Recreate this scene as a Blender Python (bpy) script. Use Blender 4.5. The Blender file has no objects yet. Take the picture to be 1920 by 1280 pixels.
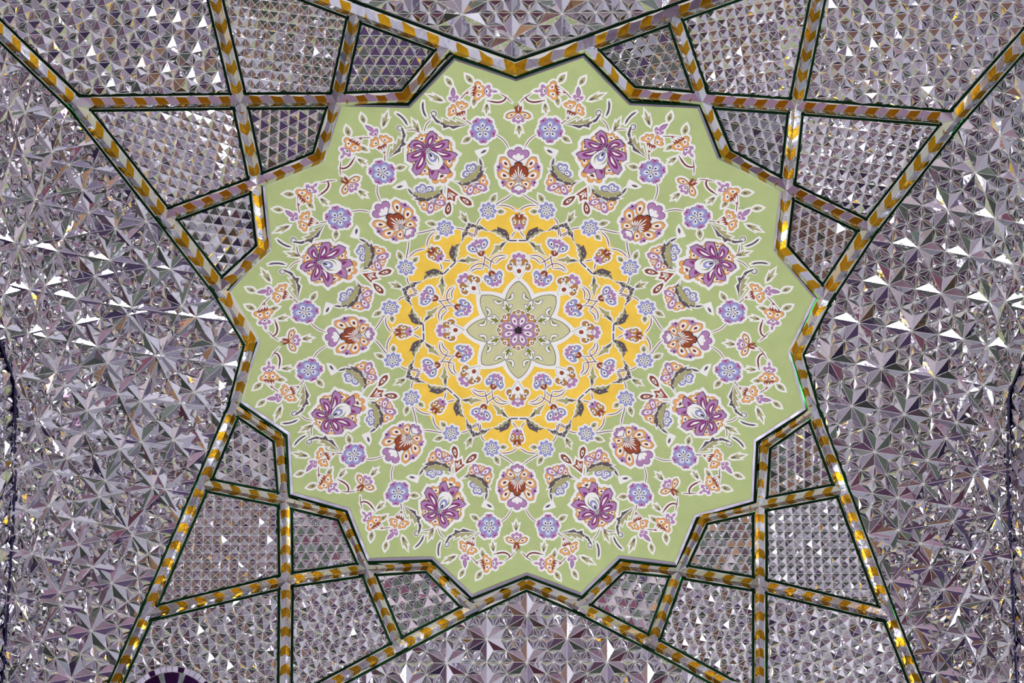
import bpy, math, random
import numpy as np
from mathutils import Matrix, Vector

random.seed(7)
rng = np.random.default_rng(7)
SC = bpy.context.scene
COL = SC.collection

# ------------------------------------------------------------------ camera
# world: X to the right of the picture, Y towards its lower edge, Z up.
R0 = 1.6                       # plan radius of the sixteen-pointed medallion
KD = 0.2485                    # rise of the dome in units of R0
EX = 1.0208                    # the dome is very slightly oval
F = 1800.0                     # focal length in pixels of the 1920 x 1280 frame
PX, PY, PZ = 0.3112, 0.0293, -0.0071
TX, TY, TZ = 0.0238, 0.0330, 1.8 / 0.54
EYE = 1.60


def rot3(rx, ry, rz):
    cx, sx, cy, sy, cz, sz = math.cos(rx), math.sin(rx), math.cos(ry), math.sin(ry), math.cos(rz), math.sin(rz)
    return (np.array([[1, 0, 0], [0, cx, -sx], [0, sx, cx]]) @ np.array([[cy, 0, sy], [0, 1, 0], [-sy, 0, cy]])
            @ np.array([[cz, -sz, 0], [sz, cz, 0], [0, 0, 1]]))


RM = rot3(PX, PY, PZ)
CAM = (-RM.T @ np.array([TX, TY, TZ])) * R0
ZR = EYE - CAM[2]              # height of the medallion's rim above the floor
CAM = CAM + np.array([0, 0, ZR])
cam_d = bpy.data.cameras.new('camera')
cam_d.sensor_width = 36.0
cam_d.lens = 36.0 * F / 1920.0
cam_d.clip_start = 0.05
cam_o = bpy.data.objects.new('camera', cam_d)
COL.objects.link(cam_o)
m3 = RM.T @ np.diag([1.0, -1.0, -1.0])
cam_o.matrix_world = Matrix([[*m3[0], CAM[0]], [*m3[1], CAM[1]], [*m3[2], CAM[2]], [0, 0, 0, 1]])
SC.camera = cam_o

# ------------------------------------------------------------------ light
world = bpy.data.worlds.new('world')
SC.world = world
world.use_nodes = True
world.node_tree.nodes['Background'].inputs[0].default_value = (0.75, 0.8, 1.0, 1)
world.node_tree.nodes['Background'].inputs[1].default_value = 0.35
WINDOW_POWER = 38.0            # brightness of the daylit window panes
LAMP_POWER = 60.0              # brightness of the wall lamps' globes
SC.view_settings.view_transform = 'Standard'
SC.view_settings.look = 'None'
SC.view_settings.gamma = 1.0
SC.view_settings.use_curve_mapping = False
SC.view_settings.exposure = 0.2
SC.cycles.max_bounces = 10
SC.cycles.glossy_bounces = 8
SC.cycles.diffuse_bounces = 2
SC.cycles.caustics_reflective = False
SC.cycles.caustics_refractive = False
SC.cycles.sample_clamp_indirect = 8.0


# ------------------------------------------------------------------ surface
def rays(uv):
    uv = np.atleast_2d(np.asarray(uv, float))
    d = np.stack([(uv[:, 0] - 960) / F, (uv[:, 1] - 640) / F, np.ones(len(uv))], 1)
    return d @ RM          # = (RM.T @ d.T).T


def dome_z(x, y):
    return ZR + KD * R0 * (1 - ((x / EX) ** 2 + y ** 2) / R0 ** 2)


def dome_n(x, y):
    gx = 2 * KD / R0 * x / EX ** 2
    gy = 2 * KD / R0 * y
    n = np.stack([-gx, -gy, -np.ones_like(gx)], 1)
    return n / np.linalg.norm(n, axis=1, keepdims=True)


def S(uv):
    """photo pixels -> points on the dome (its real shape and place)."""
    d = rays(uv)
    a = KD / R0
    A = -a * ((d[:, 0] / EX) ** 2 + d[:, 1] ** 2)
    B = -d[:, 2] - 2 * a * (CAM[0] * d[:, 0] / EX ** 2 + CAM[1] * d[:, 1])
    C = ZR + KD * R0 - a * ((CAM[0] / EX) ** 2 + CAM[1] ** 2) - CAM[2]
    disc = np.sqrt(np.maximum(B * B - 4 * A * C, 0))
    s = (-B - disc) / (2 * A)
    s2 = (-B + disc) / (2 * A)
    s = np.where((s > 0) & ((s < s2) | (s2 < 0)), s, s2)
    return CAM + s[:, None] * d


def SH(uvh):
    """pixels with a height in pixels towards the room."""
    uvh = np.atleast_2d(np.asarray(uvh, float))
    P = S(uvh[:, :2])
    N = dome_n(P[:, 0], P[:, 1])
    depth = np.linalg.norm(P - CAM, axis=1)
    return P + N * (uvh[:, 2] * depth / F)[:, None]


# ------------------------------------------------------------------ materials
def lin(c):
    r = []
    for v in c:
        v = v / 255.0
        r.append(v / 12.92 if v <= 0.04045 else ((v + 0.055) / 1.055) ** 2.4)
    return (*r, 1.0)


MAT = {}


def new_mat(name):
    m = bpy.data.materials.new(name)
    m.use_nodes = True
    MAT[name] = m
    nt = m.node_tree
    return m, nt, nt.nodes['Principled BSDF']


def paint(name, rgb, rough=0.6, var=0.06, scale=9.0):
    m, nt, b = new_mat(name)
    tc = nt.nodes.new('ShaderNodeNewGeometry')
    nz = nt.nodes.new('ShaderNodeTexNoise')
    nz.inputs['Scale'].default_value = scale
    nz.inputs['Detail'].default_value = 6
    nz.inputs['Roughness'].default_value = 0.65
    nt.links.new(tc.outputs['Position'], nz.inputs['Vector'])
    mr = nt.nodes.new('ShaderNodeMapRange')
    mr.inputs[1].default_value = 0.3
    mr.inputs[2].default_value = 0.7
    mr.inputs[3].default_value = 1 - var
    mr.inputs[4].default_value = 1 + var
    nt.links.new(nz.outputs['Fac'], mr.inputs[0])
    mx = nt.nodes.new('ShaderNodeVectorMath')
    mx.operation = 'SCALE'
    mx.inputs[0].default_value = lin(rgb)[:3]
    nt.links.new(mr.outputs[0], mx.inputs['Scale'])
    nt.links.new(mx.outputs[0], b.inputs['Base Color'])
    b.inputs['Roughness'].default_value = rough
    b.inputs['Specular IOR Level'].default_value = 0.25
    return m


def glassy(name, ramp, rough=0.03, metallic=1.0, streak=0.0):
    """silvered or coloured glass; each separate piece has its own shade."""
    m, nt, b = new_mat(name)
    g = nt.nodes.new('ShaderNodeNewGeometry')
    cr = nt.nodes.new('ShaderNodeValToRGB')
    while len(cr.color_ramp.elements) < len(ramp):
        cr.color_ramp.elements.new(0.5)
    for e, (p, c) in zip(cr.color_ramp.elements, ramp):
        e.position = p
        e.color = (*c, 1)
    nt.links.new(g.outputs['Random Per Island'], cr.inputs[0])
    nt.links.new(cr.outputs[0], b.inputs['Base Color'])
    b.inputs['Metallic'].default_value = metallic
    nz = nt.nodes.new('ShaderNodeTexNoise')
    nz.inputs['Scale'].default_value = 14
    nz.inputs['Detail'].default_value = 2
    nt.links.new(g.outputs['Position'], nz.inputs['Vector'])
    mr = nt.nodes.new('ShaderNodeMapRange')
    mr.inputs[3].default_value = rough * 0.6
    mr.inputs[4].default_value = rough * 1.6
    nt.links.new(nz.outputs['Fac'], mr.inputs[0])
    nt.links.new(mr.outputs[0], b.inputs['Roughness'])
    bp = nt.nodes.new('ShaderNodeBump')
    bp.inputs['Strength'].default_value = 0.05 + streak
    bp.inputs['Distance'].default_value = 0.004
    n2 = nt.nodes.new('ShaderNodeTexNoise')
    n2.inputs['Scale'].default_value = 34
    n2.inputs['Detail'].default_value = 1
    nt.links.new(g.outputs['Position'], n2.inputs['Vector'])
    nt.links.new(n2.outputs['Fac'], bp.inputs['Height'])
    nt.links.new(bp.outputs[0], b.inputs['Normal'])
    return m


glassy('mirror', [(0, (0.62, 0.60, 0.66)), (0.5, (0.80, 0.79, 0.83)), (1, (0.90, 0.90, 0.92))])
glassy('mirror_strip', [(0, (0.22, 0.19, 0.25)), (1, (0.36, 0.33, 0.40))], rough=0.45)
glassy('clear_tile', [(0, (0.66, 0.68, 0.74)), (1, (0.88, 0.90, 0.93))], rough=0.10, streak=0.04)
glassy('amber_tile', [(0, (0.32, 0.13, 0.006)), (0.5, (0.52, 0.26, 0.010)), (1, (0.72, 0.46, 0.025))], rough=0.16, streak=0.06)
glassy('violet_tile', [(0, (0.045, 0.010, 0.07)), (1, (0.09, 0.02, 0.12))], rough=0.12)
m, nt, b = new_mat('green_glass')
b.inputs['Base Color'].default_value = (0.002, 0.008, 0.003, 1)
b.inputs['Roughness'].default_value = 0.06
b.inputs['IOR'].default_value = 1.52
b.inputs['Specular Tint'].default_value = (0.2, 1.0, 0.25, 1)
b.inputs['Specular IOR Level'].default_value = 0.5
m, nt, b = new_mat('violet_glass')
b.inputs['Base Color'].default_value = (0.010, 0.005, 0.05, 1)
b.inputs['Roughness'].default_value = 0.3
b.inputs['Specular IOR Level'].default_value = 0.1
paint('plaster', (214, 212, 206), 0.35, 0.04)
paint('ground_green', (181, 196, 132), 0.75, 0.07, 7)
paint('ground_yellow', (248, 206, 78), 0.7, 0.08, 9)
paint('ground_sage', (208, 206, 156), 0.7, 0.05, 30)
paint('white', (244, 243, 237), 0.6, 0.02)
paint('ink', (44, 26, 44), 0.6, 0.05)
paint('purple', (180, 132, 178), 0.6, 0.05, 40)
paint('plum', (134, 52, 112), 0.6, 0.05, 40)
paint('orange', (232, 170, 100), 0.6, 0.06, 40)
paint('ochre', (186, 130, 62), 0.6, 0.06, 40)
paint('russet', (150, 70, 40), 0.6, 0.06, 40)
paint('maroon', (112, 44, 36), 0.6, 0.05, 40)
paint('blue', (152, 154, 204), 0.6, 0.06, 40)
paint('pale_blue', (196, 200, 228), 0.6, 0.03, 40)
paint('slate', (92, 82, 88), 0.6, 0.06, 40)
paint('sage', (172, 168, 118), 0.6, 0.06, 40)
paint('olive', (122, 128, 36), 0.6, 0.06, 40)


# ------------------------------------------------------------------ objects
def mesh_obj(name, verts, faces, mats, fm=None, parent=None, origin=None, smooth=False):
    me = bpy.data.meshes.new(name)
    V = np.asarray(verts, float)
    if origin is None:
        origin = parent['o_'] if (parent is not None and 'o_' in parent) else None
    if origin is not None:
        V = V - np.asarray(origin)
    me.from_pydata(V.tolist(), [], faces)
    if isinstance(mats, str):
        mats = [mats]
    for q in mats:
        me.materials.append(MAT[q])
    if fm is not None:
        me.polygons.foreach_set('material_index', fm)
    o = bpy.data.objects.new(name, me)
    COL.objects.link(o)
    if parent is not None:
        o.parent = parent
    return o


ORI = {}


def thing(name, label, cat, loc, group=None):
    o = bpy.data.objects.new(name, None)
    COL.objects.link(o)
    o.empty_display_size = 0.05
    o.location = loc
    o['label'] = label
    o['category'] = cat
    if group:
        o['group'] = group
    ORI[o.name] = np.array(loc, float)
    return o


def part(name, verts, faces, mats, fm, root, parent=None):
    o = mesh_obj(name, verts, faces, mats, fm, None, ORI[root.name])
    o.parent = parent if parent is not None else root
    return o


def struct(o, label=None):
    o['kind'] = 'structure'
    if label:
        o['label'] = label
    return o


# ------------------------------------------------------------------ 2-D helpers
def area2(p):
    x, y = p[:, 0].tolist(), p[:, 1].tolist()
    return 0.5 * sum(x[i - 1] * y[i] - x[i] * y[i - 1] for i in range(len(x)))


def ccw(p):
    p = np.asarray(p, float)
    return p if area2(p[:, :2]) > 0 else p[::-1].copy()


def clip_half(p, a, n, c):
    """keep the points with n.(p-a) >= c; extra columns are interpolated."""
    out = []
    d = ((p[:, :2] - a) @ n - c).tolist()
    if min(d) >= 0:
        return p
    if max(d) < 0:
        return None
    k = len(p)
    for i in range(k):
        j = (i + 1) % k
        if d[i] >= 0:
            out.append(p[i])
        if (d[i] >= 0) != (d[j] >= 0):
            t = d[i] / (d[i] - d[j])
            out.append(p[i] + (p[j] - p[i]) * t)
    return np.array(out) if len(out) > 2 else None


def clip_poly(p, conv):
    """clip to a convex ccw polygon."""
    for i in range(len(conv)):
        a, b2 = conv[i], conv[(i + 1) % len(conv)]
        e = b2 - a
        n = np.array([-e[1], e[0]]) / (np.hypot(*e) + 1e-9)
        p = clip_half(p, a, n, 0.0)
        if p is None:
            return None
    return p


def inset(p, g):
    q = p
    for i in range(len(p)):
        a, b2 = p[i, :2], p[(i + 1) % len(p), :2]
        e = b2 - a
        L = np.hypot(*e)
        if L < 1e-6:
            continue
        n = np.array([-e[1], e[0]]) / L
        q = clip_half(q, a, n, g)
        if q is None:
            return None
    return q


def shrink(poly, d):
    """offset the edges of a convex ccw polygon inwards by d (or a list of d)."""
    n = len(poly)
    ds = d if hasattr(d, '__len__') else [d] * n
    L = []
    for i in range(n):
        a, b2 = poly[i], poly[(i + 1) % n]
        e = (b2 - a) / np.hypot(*(b2 - a))
        nn = np.array([-e[1], e[0]])
        L.append((a + nn * ds[i], e))
    out = []
    for i in range(n):
        p, e = L[i - 1]
        q, f = L[i]
        M = np.array([[e[0], -f[0]], [e[1], -f[1]]])
        if abs(np.linalg.det(M)) < 0.02:
            out.append(q)
            continue
        t = np.linalg.solve(M, q - p)
        out.append(p + e * t[0])
    return np.array(out)


# ------------------------------------------------------------------ lattices: pieces = [(kind, [facet (n,3)...])]
def rot2(a):
    a = math.radians(a)
    return np.array([[math.cos(a), math.sin(a)], [-math.sin(a), math.cos(a)]])


def pyramid(poly, h, kind, jit=0.0):
    poly = ccw(np.asarray(poly, float))
    c = poly.mean(0)
    if jit:
        c = c + rng.normal(0, jit, 2)
    F_ = []
    for i in range(len(poly)):
        a, b2 = poly[i], poly[(i + 1) % len(poly)]
        F_.append(np.array([[*a, 0], [*b2, 0], [*c, h]], float))
    return kind, F_


def bounds(poly, a, b):
    M = np.linalg.inv(np.array([a, b]).T)
    return M


def lattice_range(poly, org, a, b):
    M = np.linalg.inv(np.stack([a, b], 1))
    q = (poly - org) @ M.T
    return (int(np.floor(q[:, 0].min())) - 2, int(np.ceil(q[:, 0].max())) + 2,
            int(np.floor(q[:, 1].min())) - 2, int(np.ceil(q[:, 1].max())) + 2)


def lat_tri(poly, org, s, ang, hf=0.17):
    """triangles, every second one a three-sided pyramid, the other flat."""
    Rm = rot2(ang)
    a = np.array([s, 0]) @ Rm
    b = np.array([s / 2, s * 0.866]) @ Rm
    i0, i1, j0, j1 = lattice_range(poly, org, a, b)
    out = []
    for i in range(i0, i1):
        for j in range(j0, j1):
            o = org + a * i + b * j
            out.append(pyramid([o, o + a, o + b], hf * s, 'mirror_pyramid', 0.25))
            t = ccw([o + a, o + a + b, o + b])
            tilt = rng.normal(0, 0.35, 3)
            out.append(('mirror_triangle', [np.column_stack([t, 0.5 + tilt])]))
    return out


def lat_sq(poly, org, s, ang, hf=0.20, asp=1.0, shear=0.0):
    Rm = rot2(ang)
    a = np.array([s, 0]) @ Rm
    b = np.array([s * shear, s * asp]) @ Rm
    i0, i1, j0, j1 = lattice_range(poly, org, a, b)
    out = []
    for i in range(i0, i1):
        for j in range(j0, j1):
            o = org + a * i + b * j
            out.append(pyramid([o, o + a, o + a + b, o + b], hf * s * rng.uniform(0.85, 1.15), 'mirror_pyramid', 0.5))
    return out


def lat_snub(poly, org, s, ang, hf=0.2):
    """squares and triangles, each raised to a low pyramid."""
    Rm = rot2(ang)
    t = math.radians(15)
    L = s * math.sqrt(2 + math.sqrt(3))
    a = np.array([L, 0]) @ Rm
    b = np.array([0, L]) @ Rm

    def e(deg):
        return np.array([math.cos(math.radians(deg)), math.sin(math.radians(deg))]) * s @ Rm
    # squares centred at (0,0) turned by 15+45, and at (L/2, L/2) turned the other way
    i0, i1, j0, j1 = lattice_range(poly, org, a, b)
    out = []
    r = s / math.sqrt(2)

    def sq(c, off):
        return [c + np.array([math.cos(math.radians(off + 90 * k)), math.sin(math.radians(off + 90 * k))]) @ Rm * r for k in range(4)]
    for i in range(i0, i1):
        for j in range(j0, j1):
            c = org + a * i + b * j
            c2 = c + (a + b) / 2
            A, B = sq(c, 30), sq(c2, 60)
            out.append(pyramid(A, hf * s, 'mirror_pyramid', 0.9))
            out.append(pyramid(B, hf * s, 'mirror_pyramid', 0.9))
            for k in range(4):
                p0, p1 = A[k], A[(k + 1) % 4]
                mid = (p0 + p1) / 2
                nrm = mid - c
                ap = mid + nrm / np.hypot(*nrm) * s * 0.866
                out.append(pyramid([p0, p1, ap], hf * s * 0.8, 'mirror_pyramid', 0.7))
    return out


def lat_star(poly, org, b1, b2, warp=None, hf=0.19):
    """six-rhomb stars on a large triangular net, low pyramids between them."""
    b1, b2 = np.asarray(b1, float), np.asarray(b2, float)
    # small-net vectors: b1 = 2p+2q', so that |b| = 2*sqrt(3) s
    i0, i1, j0, j1 = lattice_range(poly, org, b1, b2)
    # six directions of the large net
    if b1 @ b2 < 0:
        b2 = b1 + b2
    D = [b1, b2, b2 - b1, -b1, -b2, b1 - b2]
    E_ = [(D[k] + D[(k - 1) % 6]) / 6.0 for k in range(6)]     # small-net steps, between the D directions
    s = np.mean([np.hypot(*e) for e in E_])
    out = []

    def W(p):
        return warp(np.asarray(p)) if warp else np.asarray(p)
    for i in range(i0, i1):
        for j in range(j0, j1):
            c = org + b1 * i + b2 * j
            for k in range(6):
                e0, e1 = E_[k], E_[(k + 1) % 6]
                tip = c + e0 + e1
                P = [W(c), W(c + e0), W(tip), W(c + e1)]
                hh = 0.02 * s
                f1 = ccw([P[0], P[1], P[2]])
                # ridge along the long diagonal stands proud
                hA = {0: hf * 1.1 * s, 1: 0.0, 2: hf * 0.6 * s, 3: 0.0}

                def fac(ids):
                    q = np.array([[*P[m_], hA[m_]] for m_ in ids])
                    return q if area2(q) > 0 else q[::-1].copy()
                out.append(('mirror_rhomb', [fac([0, 1, 2]), fac([0, 2, 3])]))
            # two small-net hexagons per cell
            for cc in (c + (b1 + b2) / 3.0, c + (2 * b2 - b1) / 3.0):
                for k in range(6):
                    out.append(pyramid([W(cc), W(cc + E_[k]), W(cc + E_[(k + 1) % 6])], hf * s, 'mirror_pyramid', 0.35))
    return out


def build_panel(name, label, poly, pieces, cat='mirror panel', group=None, limit=300, gap=0.5, view=(0, 0, 1920, 1280), cut=None):
    poly = ccw(np.asarray(poly, float))
    cen = S(poly.mean(0))[0]
    root = thing(name, label, cat, cen, group)
    done = []
    bed_v, bed_f, bed_n = [], [], 0
    for kind, facets in pieces:
        allp = np.vstack([f[:, :2] for f in facets])
        if (allp[:, 0].max() < poly[:, 0].min() or allp[:, 0].min() > poly[:, 0].max()
                or allp[:, 1].max() < poly[:, 1].min() or allp[:, 1].min() > poly[:, 1].max()):
            continue
        good, ar = [], 0.0
        for f in facets:
            if area2(f) < 0:
                f = f[::-1].copy()
            g = clip_poly(f, poly)
            if g is not None and cut:
                g = cut(g)
            if g is None or abs(area2(g)) < 3:
                continue
            n0 = bed_n
            lower = g.copy()
            lower[:, 2] -= 0.45
            bed_v.append(lower)
            bed_n += len(lower)
            bed_f.append(list(range(n0, n0 + len(lower))))
            q = inset(g, gap)
            if q is None:
                continue
            aq = abs(area2(q))
            if aq < 1.5:
                continue
            good.append(q)
            c = q.mean(0)
            if view[0] <= c[0] <= view[2] and view[1] <= c[1] <= view[3]:
                ar += aq
        if good:
            done.append((kind, good, ar))
    kinds = {}
    for d in done:
        kinds.setdefault(d[0], []).append(d)
    for kind, L in kinds.items():
        L.sort(key=lambda d: -d[2])
        own = [d for d in L[:limit] if d[2] > 6]
        rest = L[len(own):]
        for _, fs, _a in own:
            V = SH(np.vstack(fs))
            ff, n0 = [], 0
            for f in fs:
                ff.append(list(range(n0, n0 + len(f))))
                n0 += len(f)
            part(kind, V, ff, 'mirror', None, root)
        if rest:
            allf = [f for d in rest for f in d[1]]
            V = SH(np.vstack(allf))
            ff, n0 = [], 0
            for f in allf:
                ff.append(list(range(n0, n0 + len(f))))
                n0 += len(f)
            o = part(kind + '_border', V, ff, 'mirror', None, root)
            o['kind'] = 'stuff'
    if bed_v:
        part('plaster_bed', SH(np.vstack(bed_v)), bed_f, 'plaster', None, root)
    return root


# ------------------------------------------------------------------ the rib network (pixels of the photograph)
ND = {
    # upper left
    'T': (966, 131), 'W': (472, 640), 'S': (987, 1093), 'E': (1492, 660),
    'ul_p1': (841, 86), 'ul_t': (667, 21), 'ul_x1': (507, -40), 'ul_x1b': (430, -68),
    'ul_n2': (760, 183), 'ul_p2': (630, 188), 'ul_b': (449, 189), 'ul_c': (141, 193),
    'ul_n3': (598, 296), 'ul_p3': (481, 343), 'ul_l': (309, 406),
    'ul_n4': (495, 466), 'ul_p4': (413, 541), 'ul_x4': (394, -40), 'ul_x4b': (348, -215),
    'ul_x5': (0, 57), 'ul_x5b': (-200, -133),
    # upper right
    'ur_p1': (1097, 86), 'ur_t': (1262, 26), 'ur_x1': (1425, -32), 'ur_x1b': (1500, -58),
    'ur_n2': (1184, 176), 'ur_p2': (1318, 187), 'ur_b': (1493, 199), 'ur_c': (1791, 222),
    'ur_n3': (1360, 290), 'ur_p3': (1476, 353), 'ur_l': (1630, 428),
    'ur_n4': (1463, 466), 'ur_p4': (1545, 558), 'ur_x4': (1541, -40), 'ur_x4b': (1582, -215),
    'ur_x5': (1920, 76), 'ur_x5b': (2120, -146),
    # lower left
    'll_p1': (884, 1141), 'll_t': (748, 1212), 'll_x1': (610, 1286), 'll_x1b': (470, 1360),
    'll_n2': (803, 1059), 'll_p2': (687, 1066), 'll_b': (536, 1088), 'll_c': (274, 1152),
    'll_n3': (642, 964), 'll_p3': (534, 938), 'll_l': (379.5, 907),
    'll_n4': (525, 821), 'll_p4': (440, 763), 'll_x4': (534, 1300), 'll_x4b': (533, 1480),
    'll_x5': (217, 1280), 'll_x5b': (125, 1482),
    # lower right
    'lr_p1': (1087, 1137), 'lr_t': (1222, 1206), 'lr_x1': (1340, 1270), 'lr_x1b': (1500, 1356),
    'lr_n2': (1166, 1059), 'lr_p2': (1272, 1070), 'lr_b': (1425, 1096), 'lr_c': (1668, 1154),
    'lr_n3': (1318, 971), 'lr_p3': (1425, 947), 'lr_l': (1579, 917),
    'lr_n4': (1432, 834), 'lr_p4': (1524, 770), 'lr_x4': (1425, 1285), 'lr_x4b': (1425, 1480),
    'lr_x5': (1718, 1280), 'lr_x5b': (1799, 1482),
}
ND = {k: np.array(v, float) for k, v in ND.items()}
QN = {'ul': 'upper left', 'ur': 'upper right', 'll': 'lower left', 'lr': 'lower right'}
TBN = {'ul': 'top', 'ur': 'top', 'll': 'bottom', 'lr': 'bottom'}
LRN = {'ul': 'left', 'ur': 'right', 'll': 'left', 'lr': 'right'}
RIBS = []
for q in ('ul', 'ur', 'll', 'lr'):
    up = q[0] == 'u'
    tb, lr = TBN[q], LRN[q]
    tn, sn = ('T' if up else 'S'), ('W' if q[1] == 'l' else 'E')
    w = dict(l1=17, l2=14.5, l3=14, l3b=14, l4=14.5, l5=16, sh=15) if up else dict(l1=13, l2=13, l3=12.5, l3b=12.5, l4=13, l5=13.5, sh=12.5)
    N = lambda *a: [x if x in 'TWSE' else q + '_' + x for x in a]
    RIBS += [
        (N(tn, 'p1', 't', 'x1', 'x1b'), w['l1'], f'long amber and mirror rib edging the {tb} field, {lr} arm of its V'),
        (N('n2', 'p1'), w['sh'], f'short amber and mirror rib on the medallion edge, {q_ if (q_ := QN[q]) else ""}, nearest the {tb} field'),
        (N('n2', 'p2', 'b', 'c'), w['l2'], f'amber and mirror rib running sideways across the {QN[q]} from medallion to {lr} rib'),
        (N('n3', 'p2', 't'), w['l3'], f'amber and mirror rib from {QN[q]} of the medallion to the {tb} V rib'),
        (N('n3', 'p3', 'l'), w['l3b'], f'amber and mirror rib from {QN[q]} of the medallion to the {lr} field rib'),
        (N('n4', 'p3', 'b', 'x4', 'x4b'), w['l4'], f'upright amber and mirror rib crossing the {QN[q]} to the picture\'s {tb} edge'),
        (N('n4', 'p4'), w['sh'], f'short amber and mirror rib on the medallion edge, {QN[q]}, nearest the {lr} field'),
        (N(sn, 'p4', 'l', 'c', 'x5', 'x5b'), w['l5'], f'long slanting amber and mirror rib edging the {lr} field, {"upper" if up else "lower"} arm'),
    ]
ARMS = {}
for ri, (path, w, lab) in enumerate(RIBS):
    for i, n in enumerate(path):
        for j in (i - 1, i + 1):
            if 0 <= j < len(path):
                d = ND[path[j]] - ND[n]
                ARMS.setdefault(n, []).append((math.atan2(d[1], d[0]), w, ri, path[j]))
for n in ARMS:
    ARMS[n].sort()
RW = {}
for path, w, lab in RIBS:
    for a, b_ in zip(path, path[1:]):
        RW[a, b_] = RW[b_, a] = w


def is_notch(n):
    return n in 'TWSE' or '_n' in n


def is_free(n):
    return '_x' in n


def corner(n, k):
    """the inner corner between arm k and the next one, and its reach along both arms."""
    A = ARMS[n]
    a0, w0 = A[k][0], A[k][1] - 2
    a1, w1 = A[(k + 1) % len(A)][0], A[(k + 1) % len(A)][1] - 2
    th = (a1 - a0) % (2 * math.pi)
    d0 = np.array([math.cos(a0), math.sin(a0)])
    d1 = np.array([math.cos(a1), math.sin(a1)])
    p0 = np.array([-d0[1], d0[0]]) * w0
    p1 = np.array([d1[1], -d1[0]]) * w1
    if th > math.radians(165):
        c = (p0 + p1) / 2
        return c, 0.0, 0.0
    M = np.array([[d0[0], -d1[0]], [d0[1], -d1[1]]])
    t = np.linalg.solve(M, p1 - p0)
    return p0 + d0 * t[0], t[0], t[1]


TRIM, CAPS = {}, {}
for n, A in ARMS.items():
    if is_notch(n) or is_free(n):
        continue
    K = len(A)
    reach = [0.0] * K
    cor = []
    for k in range(K):
        c, t0, t1 = corner(n, k)
        cor.append(c)
        reach[k] = max(reach[k], t0)
        reach[(k + 1) % K] = max(reach[(k + 1) % K], t1)
    for k in range(K):
        TRIM[n, A[k][3]] = min(max(reach[k] + 2.5, A[k][1] * 0.7), 34)
    CAPS[n] = cor
HR = 0.76       # ridge height over half width


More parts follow.
